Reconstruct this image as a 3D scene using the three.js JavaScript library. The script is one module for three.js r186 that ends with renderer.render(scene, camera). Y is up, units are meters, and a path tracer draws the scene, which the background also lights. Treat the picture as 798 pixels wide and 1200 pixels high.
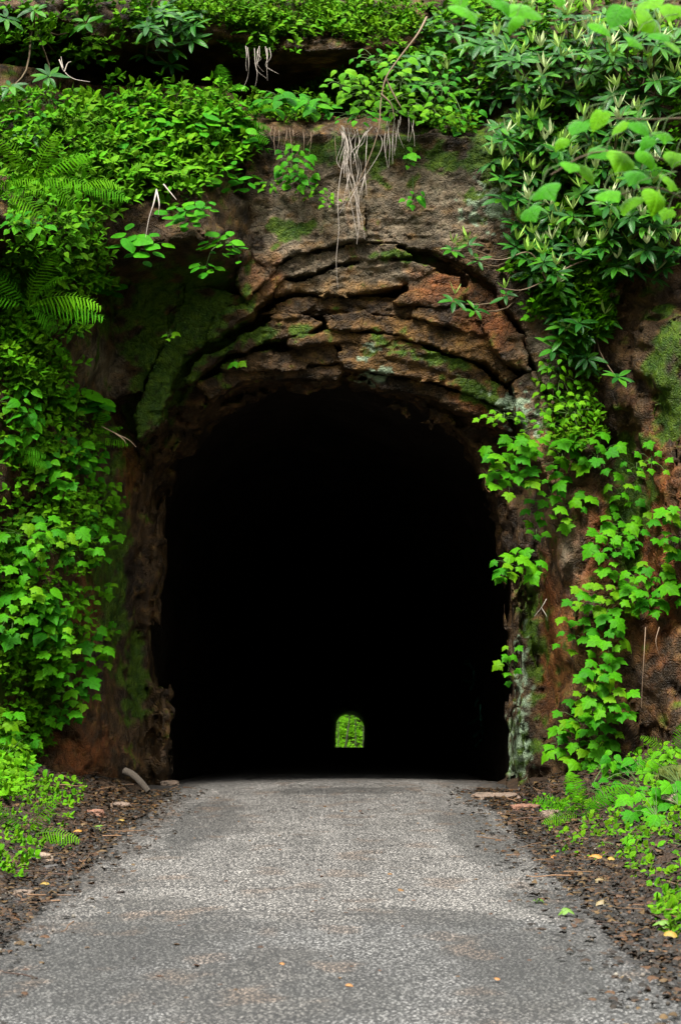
import * as THREE from 'three';
import { mergeGeometries } from 'three/addons/utils/BufferGeometryUtils.js';
import { createNoise3D } from 'simplex-noise';

// ---------- camera, sky, sun, exposure ----------
const F = 2425, HORIZON = 750, EYE = 1.6, CAMZ = 22;            // lens in photo pixels, horizon row, eye height, distance to the rock face
const scene = new THREE.Scene();
const camera = new THREE.PerspectiveCamera(2 * Math.atan(600 / F) * 180 / Math.PI, 798 / 1200, 0.3, 900);
camera.position.set(0, EYE, CAMZ);
camera.lookAt(0, EYE, 0);
camera.setViewOffset(798, 1200, 0, 600 - HORIZON, 798, 1200);   // rising front: the lens is shifted up, verticals stay upright
camera.focus = 21.5; camera.userData.fStop = 5.6;
camera.updateProjectionMatrix(); camera.updateMatrixWorld();

// overcast sky: three times as bright overhead as at the horizon
const SKYW = 128, SKYH = 64, skyData = new Float32Array(SKYW * SKYH * 4);
for (let j = 0; j < SKYH; j++) {
  const el = ((j + .5) / SKYH - .5) * Math.PI, s = Math.max(0, Math.sin(el)), L = .62 * (1 + 2 * s) / 3;
  for (let i = 0; i < SKYW; i++) skyData.set([L, L, L * .99, 1], (j * SKYW + i) * 4);
}
const sky = new THREE.DataTexture(skyData, SKYW, SKYH, THREE.RGBAFormat, THREE.FloatType);
sky.mapping = THREE.EquirectangularReflectionMapping; sky.magFilter = THREE.LinearFilter; sky.needsUpdate = true;
scene.background = sky; scene.environment = sky;
const sun = new THREE.DirectionalLight(0xfffaf0, 1.5);
sun.position.set(-6, 29, 15); sun.target.position.set(0, 3, 0);
sun.castShadow = true; sun.shadow.radius = 34; sun.shadow.mapSize.set(2048, 2048);
Object.assign(sun.shadow.camera, { left: -25, right: 25, top: 25, bottom: -25, near: 1, far: 80 });
scene.add(sun, sun.target);
const renderer = new THREE.WebGLRenderer({ antialias: true });
renderer.toneMapping = THREE.LinearToneMapping;
renderer.toneMappingExposure = 6.9;
renderer.shadowMap.enabled = true;

// ---------- helpers ----------
function rng(seed) { let s = seed | 0; return () => { s = (s + 0x6d2b79f5) | 0; let t = Math.imul(s ^ (s >>> 15), 1 | s); t = (t + Math.imul(t ^ (t >>> 7), 61 | t)) ^ t; return ((t ^ (t >>> 14)) >>> 0) / 4294967296; }; }
const noise = createNoise3D(rng(11)), noiseB = createNoise3D(rng(57));
const clamp = (x, a, b) => Math.min(b, Math.max(a, x)), mix = (a, b, t) => a + (b - a) * t;
const sstep = (a, b, x) => { const t = clamp((x - a) / (b - a), 0, 1); return t * t * (3 - 2 * t); };
const V = (x, y, z) => new THREE.Vector3(x, y, z);
const PX = (px, z = 0) => (px - 399) * (CAMZ - z) / F, PY = (py, z = 0) => EYE + (HORIZON - py) * (CAMZ - z) / F;   // photo pixel -> metres at depth z
const fbm = (x, y, z, o = 4) => { let a = .5, s = 0; for (let i = 0; i < o; i++) { s += a * noise(x, y, z); x = x * 2.03 + 7.1; y = y * 2.03 + 3.7; z = z * 2.03 - 5.3; a *= .5; } return s; };
const hash = (x, y, z) => { let h = Math.imul(x, 374761393) ^ Math.imul(y, 668265263) ^ Math.imul(z, 2147483647 ^ 0x51ed27); h = Math.imul(h ^ (h >>> 13), 1274126177); h ^= h >>> 16; return (h >>> 0) / 4294967296; };
function voronoi(x, y, z, out) {                                 // nearest and second nearest cell, and the nearest cell's random numbers
  const xi = Math.floor(x), yi = Math.floor(y), zi = Math.floor(z); let f1 = 9, f2 = 9, id = 0, vx = 0, vy = 0, vz = 0;
  for (let i = -1; i < 2; i++) for (let j = -1; j < 2; j++) for (let k = -1; k < 2; k++) {
    const a = xi + i, b = yi + j, c = zi + k, h = hash(a, b, c), dx = a + h - x, dy = b + (h * 57.31) % 1 - y, dz = c + (h * 913.7) % 1 - z, d = dx * dx + dy * dy + dz * dz;
    if (d < f1) { f2 = f1; f1 = d; id = h; vx = dx; vy = dy; vz = dz; } else if (d < f2) f2 = d;
  }
  out[0] = Math.sqrt(f1); out[1] = Math.sqrt(f2); out[2] = id; out[3] = vx; out[4] = vy; out[5] = vz; return out;
}
const taken = new Map();
function numbered(name) { const n = taken.get(name) || 0; taken.set(name, n + 1); return n ? `${name}_${String(n).padStart(3, '0')}` : name; }
function tag(o, label, category, group, kind) { o.userData.label = label; o.userData.category = category; if (group) o.userData.group = group; if (kind) o.userData.kind = kind; return o; }
function mesh(name, geo, mat, parent = scene) {
  const m = new THREE.Mesh(geo, mat); m.name = parent === scene ? numbered(name) : name; m.castShadow = m.receiveShadow = true; parent.add(m); return m;
}
function structure(name, geo, mat, label, category) { const m = mesh(name, geo, mat); return tag(m, label, category, null, 'structure'); }
function polySDF(P, x, y) {                                      // signed distance to a polygon, negative inside
  let d = 1e9, s = 1;
  for (let i = 0, j = P.length - 1; i < P.length; j = i++) {
    const ex = P[j][0] - P[i][0], ey = P[j][1] - P[i][1], wx = x - P[i][0], wy = y - P[i][1], t = clamp((wx * ex + wy * ey) / (ex * ex + ey * ey), 0, 1);
    const bx = wx - ex * t, by = wy - ey * t; d = Math.min(d, bx * bx + by * by);
    const c1 = y >= P[i][1], c2 = y < P[j][1], c3 = ex * wy > ey * wx;
    if ((c1 && c2 && c3) || (!c1 && !c2 && !c3)) s = -s;
  }
  return s * Math.sqrt(d);
}
// surface nets: the zero surface of a field f (negative inside the rock) on a grid
function surfaceNets(f, lo, hi, cell, colour) {
  const n = lo.map((l, i) => Math.ceil((hi[i] - l) / cell) + 1), [nx, ny, nz] = n, D = new Float32Array(nx * ny * nz);
  for (let j = 0, q = 0; j < ny; j++) for (let i = 0; i < nx; i++) { const col = f.column ? f.column(lo[0] + i * cell, lo[1] + j * cell) : null; for (let k = 0; k < nz; k++, q++) D[q] = f(lo[0] + i * cell, lo[1] + j * cell, lo[2] + k * cell, col); }
  const at = (i, j, k) => (j * nx + i) * nz + k, idx = new Int32Array(nx * ny * nz).fill(-1), pos = [], tri = [];
  const C = [[0, 0, 0], [1, 0, 0], [0, 1, 0], [1, 1, 0], [0, 0, 1], [1, 0, 1], [0, 1, 1], [1, 1, 1]], E = [[0, 1], [2, 3], [4, 5], [6, 7], [0, 2], [1, 3], [4, 6], [5, 7], [0, 4], [1, 5], [2, 6], [3, 7]];
  const v = new Float32Array(8);
  for (let j = 0; j < ny - 1; j++) for (let i = 0; i < nx - 1; i++) for (let k = 0; k < nz - 1; k++) {
    let m = 0; for (let c = 0; c < 8; c++) { v[c] = D[at(i + C[c][0], j + C[c][1], k + C[c][2])]; if (v[c] < 0) m |= 1 << c; }
    if (m === 0 || m === 255) continue;
    let x = 0, y = 0, z = 0, c = 0;
    for (const [a, b] of E) if (((m >> a) & 1) !== ((m >> b) & 1)) { const t = v[a] / (v[a] - v[b]); x += mix(C[a][0], C[b][0], t); y += mix(C[a][1], C[b][1], t); z += mix(C[a][2], C[b][2], t); c++; }
    idx[at(i, j, k)] = pos.length / 3; pos.push(lo[0] + (i + x / c) * cell, lo[1] + (j + y / c) * cell, lo[2] + (k + z / c) * cell);
  }
  const quad = (a, b, c, d, flip) => { if (a < 0 || b < 0 || c < 0 || d < 0) return; if (flip) tri.push(a, c, b, a, d, c); else tri.push(a, b, c, a, c, d); };
  for (let j = 1; j < ny - 1; j++) for (let i = 1; i < nx - 1; i++) for (let k = 1; k < nz - 1; k++) {
    const s = D[at(i, j, k)] < 0;
    if (s !== D[at(i + 1, j, k)] < 0) quad(idx[at(i, j - 1, k - 1)], idx[at(i, j, k - 1)], idx[at(i, j, k)], idx[at(i, j - 1, k)], !s);
    if (s !== D[at(i, j + 1, k)] < 0) quad(idx[at(i - 1, j, k - 1)], idx[at(i - 1, j, k)], idx[at(i, j, k)], idx[at(i, j, k - 1)], !s);
    if (s !== D[at(i, j, k + 1)] < 0) quad(idx[at(i - 1, j - 1, k)], idx[at(i, j - 1, k)], idx[at(i, j, k)], idx[at(i - 1, j, k)], !s);
  }
  // keep the one big body, drop crumbs that hang in the air
  const par = Int32Array.from({ length: pos.length / 3 }, (_, i) => i), find = (a) => { while (par[a] !== a) { par[a] = par[par[a]]; a = par[a]; } return a; };
  for (let i = 0; i < tri.length; i += 3) { const a = find(tri[i]); par[find(tri[i + 1])] = a; par[find(tri[i + 2])] = a; }
  const size = new Int32Array(par.length); for (let i = 0; i < par.length; i++) size[find(i)]++;
  let main = 0; for (let i = 1; i < size.length; i++) if (size[i] > size[main]) main = i;
  const kept = []; for (let i = 0; i < tri.length; i += 3) if (find(tri[i]) === main) kept.push(tri[i], tri[i + 1], tri[i + 2]);
  const g = new THREE.BufferGeometry(), P = new Float32Array(pos), uv = new Float32Array(P.length / 3 * 2);
  for (let i = 0; i < P.length / 3; i++) { uv[i * 2] = P[i * 3] + .53 * P[i * 3 + 2] * clamp(P[i * 3] / .5, -1, 1); uv[i * 2 + 1] = P[i * 3 + 1] + .47 * P[i * 3 + 2]; }
  g.setAttribute('position', new THREE.BufferAttribute(P, 3)); g.setAttribute('uv', new THREE.BufferAttribute(uv, 2)); g.setIndex(kept); g.computeVertexNormals();
  if (colour) paint(g, colour);
  return g;
}
function paint(g, colour) {
  const P = g.attributes.position.array, N = g.attributes.normal.array, c = new Float32Array(P.length);
  for (let i = 0; i < P.length; i += 3) c.set(colour(P[i], P[i + 1], P[i + 2], N[i], N[i + 1], N[i + 2]), i);
  g.setAttribute('color', new THREE.BufferAttribute(c, 3)); return g;
}
function dataTexture(w, h, fn, srgb) {
  const d = new Uint8Array(w * h * 4);
  for (let j = 0; j < h; j++) for (let i = 0; i < w; i++) { const c = fn(i, j); d.set([c[0] * 255, c[1] * 255, c[2] * 255, 255], (j * w + i) * 4); }
  const t = new THREE.DataTexture(d, w, h); t.wrapS = t.wrapT = THREE.RepeatWrapping; t.magFilter = THREE.LinearFilter; if (srgb) t.colorSpace = THREE.SRGBColorSpace; t.needsUpdate = true; return t;
}
// tile-able noise on a w x w sheet
function tileNoise(w, cells, seed) {
  const r = rng(seed), G = Float32Array.from({ length: cells * cells }, () => r()), S = w / cells, out = new Float32Array(w * w);
  for (let j = 0; j < w; j++) for (let i = 0; i < w; i++) {
    const x = i / S, y = j / S, a = Math.floor(x), b = Math.floor(y), u = x - a, t = y - b, uu = u * u * (3 - 2 * u), tt = t * t * (3 - 2 * t), q = (m, n) => G[(n % cells) * cells + m % cells];
    out[j * w + i] = mix(mix(q(a, b), q(a + 1, b), uu), mix(q(a, b + 1), q(a + 1, b + 1), uu), tt);
  }
  return out;
}
function tileCells(w, cells, seed) {                             // tile-able cell pattern: nearest distance, edge distance, cell value
  const r = rng(seed), px = [], S = w / cells, f = new Float32Array(w * w), e = new Float32Array(w * w), id = new Float32Array(w * w);
  for (let i = 0; i < cells * cells; i++) px.push([r(), r(), r()]);
  for (let j = 0; j < w; j++) for (let i = 0; i < w; i++) {
    const x = i / S, y = j / S, a = Math.floor(x), b = Math.floor(y); let f1 = 9, f2 = 9, v = 0;
    for (let m = -1; m < 2; m++) for (let n = -1; n < 2; n++) { const c = px[((b + n + cells) % cells) * cells + (a + m + cells) % cells], dx = a + m + c[0] - x, dy = b + n + c[1] - y, d = dx * dx + dy * dy; if (d < f1) { f2 = f1; f1 = d; v = c[2]; } else if (d < f2) f2 = d; }
    f[j * w + i] = Math.sqrt(f1); e[j * w + i] = Math.sqrt(f2) - Math.sqrt(f1); id[j * w + i] = v;
  }
  return { f, e, id };
}

// ---------- the lie of the land ----------
function roadY(z) {                                              // level approach, a crest at the portal, then downhill through the hill
  const t = -z; if (t <= .6) return 0; if (t < 4) return -.06 * (t - .6) * (t - .6) / (t - .6 + .9); return -.06 * 3.4 * 3.4 / 4.3 - .0504 * (t - 4);
}
const boreX = (z) => z < -3 ? 1.42 * (-z - 3) / 271 : 0;         // the tunnel drifts a little to one side
const ARCH = [[182, 960], [170, 850], [170, 760], [172, 680], [172, 620], [174, 570], [196, 520], [232, 476], [278, 448], [335, 431], [400, 430], [460, 444], [510, 468], [550, 503], [582, 548], [604, 600], [613, 660], [610, 740], [612, 820], [602, 890], [600, 960]].map(([x, y]) => [PX(x), PY(y)]);
const bend = (x) => Math.abs(x);
function zFace(x, y) {                                           // depth of the bare rock face before it is roughened
  const sx = (x * F / CAMZ) + 399, sy = HORIZON - (y - EYE) * F / CAMZ;   // easier to lay out on the drawing of the face
  let z = 0;
  z += .55 * Math.max(0, x - 2.15) + .55 * Math.max(0, x - 3.6);
  z += .62 * Math.max(0, -x - 2.25) + .5 * Math.max(0, -x - 3.7);
  z -= .05 * Math.max(0, y - 4);
  // band of ledges round the arch lies further in
  const a = polySDF(ARCH, x, y), over = sstep(2.6, 3.6, y);
  z -= .34 * over * (1 - sstep(.9, 1.35, a)) * sstep(220, 300, sx) * (1 - sstep(600, 660, sx));
  // jambs slant inwards to the opening
  z -= .95 * sstep(-2.85, -2.1, x) * (1 - sstep(-1.2, -.6, x)) * (1 - sstep(3.9, 4.9, y)) + .5 * sstep(2.45, 1.9, x) * sstep(.6, 1.2, x) * (1 - sstep(3.6, 4.6, y));
  // planted bank on one side, bulging out above a hollow
  const bank = (1 - sstep(235, 320, sx)) * (1 - sstep(325, 285, sy) * 0) * sstep(345, 300, sy) * sstep(90, 130, sy);
  z += bank * (1.45 - .62 * (y - 5.4));
  z += .9 * (1 - sstep(80, 135, sx)) * sstep(270, 330, sy) * (1 - .55 * sstep(560, 900, sy));
  // hollow with dark moss under the bank
  z -= .12 * Math.exp(-(((sx - 120) / 45) ** 2 + ((sy - 470) / 70) ** 2));
  // ledge on top of the face, dark undercut, overhanging shelf above
  const ledge = sstep(152, 118, sy + 14 * noise(x * 1.2, 4, 0)) * sstep(255, 320, sx) * (1 - sstep(560, 640, sx));
  const low = mix(96, 118, sstep(250, 300, sx)), cut = sstep(low, low - 14, sy) * sstep(46, 62, sy + 9 * noise(x * 1.7, 0, 9)) * (1 - sstep(400, 470, sx));
  z -= .4 * ledge; z -= 1.0 * cut;
  z += .3 * sstep(62, 46, sy + 9 * noise(x * 1.7, 0, 9)) * (1 - sstep(470, 560, sx));
  z -= .75 * Math.max(0, y - 8.05);
  // hollow below the evergreen shrubs
  z -= .5 * Math.exp(-(((sx - 770) / 70) ** 2 + ((sy - 335) / 35) ** 2));
  // ribs and gullies of the side walls
  const side = sstep(1.9, 2.3, Math.abs(x)) * (1 - sstep(5.2, 5.8, y));
  z += side * .22 * noise(x * 1.5 + y * .35, y * .28, 3.3) + side * .12 * Math.sin((x + .12 * y) * 5.2);
  return z;
}
const cells = new Float32Array(6);
function roughness(x, y, z, a) {
  const s = a * .8 + y * .2, wx = .18 * noise(x * .9, y * .9, z * .9 + 5), wy = .18 * noise(x * .9 + 9, y * .9, z * .9);
  const side = sstep(1.7, 2.3, Math.abs(x)) * (1 - sstep(4.6, 5.6, y));
  let d = .15 * noise(x * .6, y * .55, z * .7) + .07 * noise(x * 1.7, y * 1.5, z * 1.7);
  const u = mix(x * 1.1, x * 2.2 + y * .4, side), t = mix(s * 3.2, y * .9 - x * .5, side);
  voronoi(u + wx, t + wy, z * 1.4, cells);
  const calm = 1 - .55 * sstep(4.6, 5.2, y);
  d += calm * (.13 * (cells[2] - .5) + .05 * cells[3]); const e = cells[1] - cells[0]; d += .07 * (1 - sstep(0, .09, e));
  voronoi(x * 3.1 + wy * 2, mix(s * 6.5, y * 2.6, side) + wx * 2, z * 3, cells);
  d += (.05 + .045 * side) * (cells[2] - .5); d += (.03 + .02 * side) * (1 - sstep(0, .1, cells[1] - cells[0]));
  const over = sstep(2.4, 3.4, y) * (1 - sstep(1.2, 1.8, a)) * sstep(-1.6, -1.2, -Math.abs(x) * .6); if (over > 0) { const q = a * 5.2 + .7 * noise(x * .8, y * .8, 2) + .25 * noise(x * 3, y * 3, 6), w = q - Math.floor(q); d += over * (.1 * (.5 - w) + .05 * (1 - sstep(0, .12, w))) * (.6 + .5 * noise(x * 1.3, a * 3, 8)); }
  d += .03 * noise(x * 4.5, y * 4.5, z * 4.5) + .018 * noise(x * 9, y * 11, z * 9) + .01 * noise(x * 19, y * 19, z * 19);
  return d;
}
function cliffField(x, y, z, col) {
  const zf = col ? col[0] : zFace(x, y), a = col ? col[1] : polySDF(ARCH, x, y);
  const wide = .3 * sstep(-.5, .5, z) * sstep(2, 3.6, y) + .05 * sstep(-.3, .5, z) + .34 * sstep(-1.25, -2.9, z), bore = a - wide;
  let d = Math.max((z - zf) * .8, -bore);
  if (Math.abs(d) > .66) return d;
  return d + roughness(x, y, z, a);
}
cliffField.column = (x, y) => [zFace(x, y), polySDF(ARCH, x, y)];
function groundY(x, z) {                                         // verges, the banks beside the road and the hills they lead up to
  const ax = Math.abs(x), edge = x < 0 ? 2.0 : 1.72, t = Math.max(0, ax - edge);
  let h = -.035 + .02 * noise(x * 1.3, z * 1.3, 2) * sstep(.1, .5, t) + roadY(Math.min(z, 0));
  h += .05 * sstep(0, .25, t) + (x < 0 ? .3 : .34) * Math.max(0, t - .15) + .035 * noise(x * 4, z * 4, 7) * sstep(0, .4, t) + .06 * sstep(.2, .8, t) * noise(x * 1.1, z * .9, 1);
  h += .85 * Math.max(0, ax - 4.2) * (ax < 18 ? 1 : 0) + (ax >= 18 ? .85 * 13.8 + .3 * (ax - 18) : 0);
  h += Math.max(0, z - 34) * .45;
  return h;
}
function sdfScene(x, y, z) { return Math.min(cliffField(x, y, z), (y - groundY(x, z)) * .8); }
const CAM = V(0, EYE, CAMZ);
function hit(px, py) {                                           // where the sight line through a spot of the drawing meets rock or soil
  const dir = V((px - 399) / F, (HORIZON - py) / F, -1).normalize(); let t = 8;
  for (let i = 0; i < 220; i++) { const d = sdfScene(dir.x * t, EYE + dir.y * t, CAMZ + dir.z * t); if (d < .012) break; t += clamp(d * .6, .01, .8); if (t > 27) break; }
  const p = dir.multiplyScalar(t).add(CAM), e = .12;
  const n = V(sdfScene(p.x + e, p.y, p.z) - sdfScene(p.x - e, p.y, p.z), sdfScene(p.x, p.y + e, p.z) - sdfScene(p.x, p.y - e, p.z), sdfScene(p.x, p.y, p.z + e) - sdfScene(p.x, p.y, p.z - e)).normalize();
  return { p, n };
}

// ---------- rock materials ----------
const blob = (sx, sy, [cx, cy, rx, ry, turn = 0]) => { const a = turn * Math.PI / 180, dx = sx - cx, dy = sy - cy, u = dx * Math.cos(a) + dy * Math.sin(a), v = -dx * Math.sin(a) + dy * Math.cos(a); return Math.exp(-((u / rx) ** 2 + (v / ry) ** 2)); };
const MOSS = [[225, 345, 70, 50], [185, 455, 26, 85, 25], [190, 395, 70, 60], [255, 400, 26, 14, -40], [134, 690, 14, 110], [40, 790, 55, 60], [115, 640, 30, 50], [320, 390, 40, 14], [480, 300, 40, 10], [500, 420, 60, 14, 15], [775, 400, 18, 50, 10], [735, 640, 14, 70], [625, 730, 16, 80], [785, 480, 20, 50], [350, 270, 30, 14], [610, 880, 22, 40], [740, 560, 30, 60], [160, 800, 14, 60], [560, 460, 40, 14, 30], [590, 200, 40, 60], [450, 180, 90, 24]];
const PALE = [[437, 407, 14, 9], [428, 420, 12, 5], [436, 442, 20, 12], [455, 435, 8, 6], [600, 885, 26, 44], [612, 790, 12, 60], [605, 480, 50, 26, 40], [238, 640, 14, 50], [240, 560, 12, 30], [580, 240, 50, 40]];
const RUST = [[315, 325, 30, 26], [510, 335, 44, 20], [585, 385, 34, 30, 50], [540, 380, 24, 10], [95, 880, 40, 60], [655, 760, 18, 80, 10], [700, 640, 26, 60], [770, 540, 30, 90], [150, 545, 12, 40], [640, 700, 12, 90], [770, 700, 40, 90], [100, 720, 16, 60], [560, 470, 50, 16, 30]];
const OCHRE = [[330, 388, 60, 18], [500, 405, 90, 40, 15], [400, 335, 90, 16], [560, 440, 60, 30, 30], [285, 360, 40, 30], [640, 520, 20, 60], [700, 760, 60, 60], [150, 540, 16, 40], [440, 425, 60, 16]];
const GREY = [[520, 240, 90, 60], [400, 240, 90, 60], [340, 320, 60, 20], [440, 320, 60, 14], [630, 400, 30, 70], [640, 500, 20, 60], [125, 430, 30, 30], [330, 260, 30, 40], [380, 330, 60, 14], [660, 650, 30, 40]];
const sum = (list, sx, sy) => { let s = 0; for (const b of list) s += blob(sx, sy, b); return Math.min(1, s); };
const lerp3 = (a, b, t) => [mix(a[0], b[0], t), mix(a[1], b[1], t), mix(a[2], b[2], t)];
function rockColour(x, y, z, nx, ny, nz) {
  const k = F / (CAMZ - z), sx = 399 + x * k, sy = HORIZON - (y - EYE) * k;
  const n1 = fbm(x * 1.3, y * 1.3, z * 1.3 + 3, 4), n2 = noiseB(x * 5.5, y * 5.5, z * 5.5), n3 = noiseB(x * 16, y * 16, z * 16), n4 = fbm(x * 2.7 + 30, y * 2.7, z * 2.7, 4);
  let c = lerp3([.030, .018, .009], [.098, .056, .023], clamp(.5 + n1 * 1.2 + n2 * .2, 0, 1));
  const grey = sum(GREY, sx, sy); c = lerp3(c, [.275, .22, .15], clamp(grey * 1.1 + n4 * 1.1 - .12, 0, 1) * .85);
  const rust = sum(RUST, sx, sy); c = lerp3(c, [.27, .085, .022], clamp(rust * 1.15 + n4 * 1.3 + n2 * .2 - .2, 0, 1) * .85);
  const cream = clamp(fbm(x * 3.1, y * 6, z * 3 + 60, 3) * 2.2 - .5, 0, 1); c = lerp3(c, [.28, .155, .05], cream * .75);
  const ochre = sum(OCHRE, sx, sy); c = lerp3(c, [.23, .118, .03], clamp(ochre * 1.1 + n4 * 1.2 + n2 * .3 - .3, 0, 1) * .8);
  const v = .8 + .28 * n2 + .26 * n3; c = [c[0] * v, c[1] * v, c[2] * v];
  const moss = clamp(sum(MOSS, sx, sy) * 1.25 + n4 * 1.2 + n2 * .45 + .2 * ny - .48, 0, 1); c = lerp3(c, lerp3([.020, .062, .002], [.068, .125, .004], clamp(.5 + n3 * .6 + n2 * .4, 0, 1)), sstep(.03, .42, moss) * .97);
  const pale = clamp(sum(PALE, sx, sy) * 1.3 + noiseB(x * 8, y * 8, z * 8 + 20) * .75 + n3 * .3 - .95, 0, 1); c = lerp3(c, [.27, .36, .24], sstep(.05, .3, pale) * .9);
  return c;
}
const RW = 1024, rA = tileNoise(RW, 8, 1), rB = tileNoise(RW, 32, 2), rC = tileNoise(RW, 128, 3), rD = tileNoise(RW, 400, 4), rCrack = tileCells(RW, 14, 5), rCrack2 = tileCells(RW, 47, 6);
const rockBump = dataTexture(RW, RW, (i, j) => { const q = j * RW + i, h = .22 * rA[q] + .2 * rB[q] + .22 * rC[q] + .14 * rD[q] + .14 * sstep(0, .12, rCrack.e[q] + .15 * (rB[q] - .5)) + .08 * sstep(0, .2, rCrack2.e[q]); return [h, h, h]; });
const rockTint = dataTexture(RW, RW, (i, j) => { const q = j * RW + i, g = .62 + .2 * (rC[q] - .5) + .42 * (rD[q] - .5) + .2 * (rB[q] - .5) - .2 * (1 - sstep(0, .07, rCrack.e[q] + .12 * (rB[q] - .5))); return [clamp(g + .06 * (rB[q] - .5), 0, 1), clamp(g, 0, 1), clamp(g - .03 * (rC[q] - .5), 0, 1)]; });
for (const t of [rockBump, rockTint]) t.repeat.set(.62, .62);
const rockMat = new THREE.MeshPhysicalMaterial({ specularIntensity: .35, color: new THREE.Color().setRGB(1.15, 1.15, 1.15), vertexColors: true, map: rockTint, bumpMap: rockBump, bumpScale: .045, roughness: .5 });

// ---------- cliff with its slabs ----------
const cliff = new THREE.Group(); cliff.name = 'cliff'; scene.add(cliff);
tag(cliff, 'brown sandstone rock face with a rough arched tunnel mouth', 'rock face', null, 'structure');
mesh('rock_face', surfaceNets(cliffField, [-6.3, -.7, -3.3], [6.3, 10.4, 3.0], .045, rockColour), rockMat, cliff);
const slabs = [
  // outline on the drawing of the face, depth of the front, thickness, slope of the front with height
  [[[284, 242], [296, 172], [350, 164], [424, 166], [426, 285], [390, 291], [360, 303], [334, 307], [318, 322], [298, 306]], .24, .9, -.02],
  [[[426, 166], [560, 162], [604, 196], [618, 338], [580, 335], [545, 313], [510, 297], [460, 288], [428, 286]], .2, .9, .05],
  [[[296, 276], [322, 300], [326, 321], [290, 350], [280, 336]], .22, .6, 0],
  [[[244, 400], [253, 375], [300, 345], [322, 318], [345, 306], [385, 296], [425, 289], [470, 296], [482, 304], [440, 304], [425, 307], [395, 312], [372, 322], [335, 328], [322, 347], [300, 363], [275, 385]], .17, .7, 0, -.5],
  [[[322, 346], [330, 335], [372, 326], [398, 317], [425, 311], [440, 306], [482, 309], [507, 316], [492, 326], [470, 338], [430, 341], [400, 346], [350, 342]], .1, .6, .1],
  [[[320, 352], [400, 349], [474, 343], [484, 356], [440, 366], [358, 366]], -.06, .5, .05],
  [[[468, 324], [507, 317], [541, 324], [548, 346], [536, 361], [500, 363], [462, 357], [480, 341]], .12, .6, 0],
  [[[270, 408], [300, 385], [330, 368], [367, 371], [378, 378], [350, 393], [310, 399], [290, 410]], .0, .6, .1],
  [[[378, 372], [420, 367], [480, 374], [520, 384], [560, 394], [585, 418], [607, 442], [598, 449], [575, 427], [535, 417], [505, 404], [470, 395], [425, 386], [385, 384]], .03, .7, 0, .4],
  [[[543, 319], [575, 343], [608, 398], [617, 434], [600, 427], [580, 411], [556, 371], [547, 350]], .16, .6, 0, 1.2],
  [[[548, 316], [602, 325], [642, 380], [652, 424], [648, 474], [630, 446], [612, 394], [580, 343]], .26, .8, 0, 1.2],
  [[[520, 372], [560, 377], [570, 394], [530, 389]], .1, .5, 0],
  [[[396, 396], [425, 389], [470, 401], [510, 413], [560, 431], [592, 453], [608, 478], [590, 474], [540, 457], [490, 442], [440, 434], [405, 427]], -.08, .7, .1],
  [[[262, 428], [300, 412], [345, 404], [392, 399], [400, 422], [360, 427], [310, 434]], -.12, .6, .1],
  [[[212, 446], [240, 416], [283, 398], [278, 408], [247, 428], [224, 450]], .02, .5, 0],
  [[[600, 446], [626, 436], [642, 470], [656, 520], [645, 566], [620, 524], [606, 482]], .1, .7, 0],
  [[[222, 338], [288, 348], [256, 387], [217, 420], [197, 456], [183, 500], [166, 514], [158, 490], [173, 450], [193, 398]], .06, .7, 0, -1],
  [[[110, 330], [215, 330], [190, 395], [165, 455], [120, 470], [104, 400]], .02, .6, .1, -1],
];
slabs.push(
  [[[300, 366], [340, 352], [400, 350], [470, 358], [520, 366], [505, 374], [440, 368], [370, 364], [330, 370]], .0, .6, 0, 0],
  [[[480, 362], [540, 364], [575, 385], [600, 412], [612, 440], [590, 420], [560, 398], [520, 380], [480, 372]], .09, .6, 0, .7],
  [[[340, 398], [400, 386], [470, 397], [440, 404], [390, 398], [350, 404]], -.02, .6, 0, 0],
  [[[420, 432], [480, 441], [540, 458], [590, 478], [604, 505], [588, 500], [550, 478], [500, 462], [450, 452]], -.22, .6, .1, .4],
  [[[232, 448], [270, 430], [330, 430], [400, 428], [396, 440], [330, 440], [275, 444], [245, 462]], -.22, .6, .1, 0],
);
const jag = new Float32Array(6);
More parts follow.
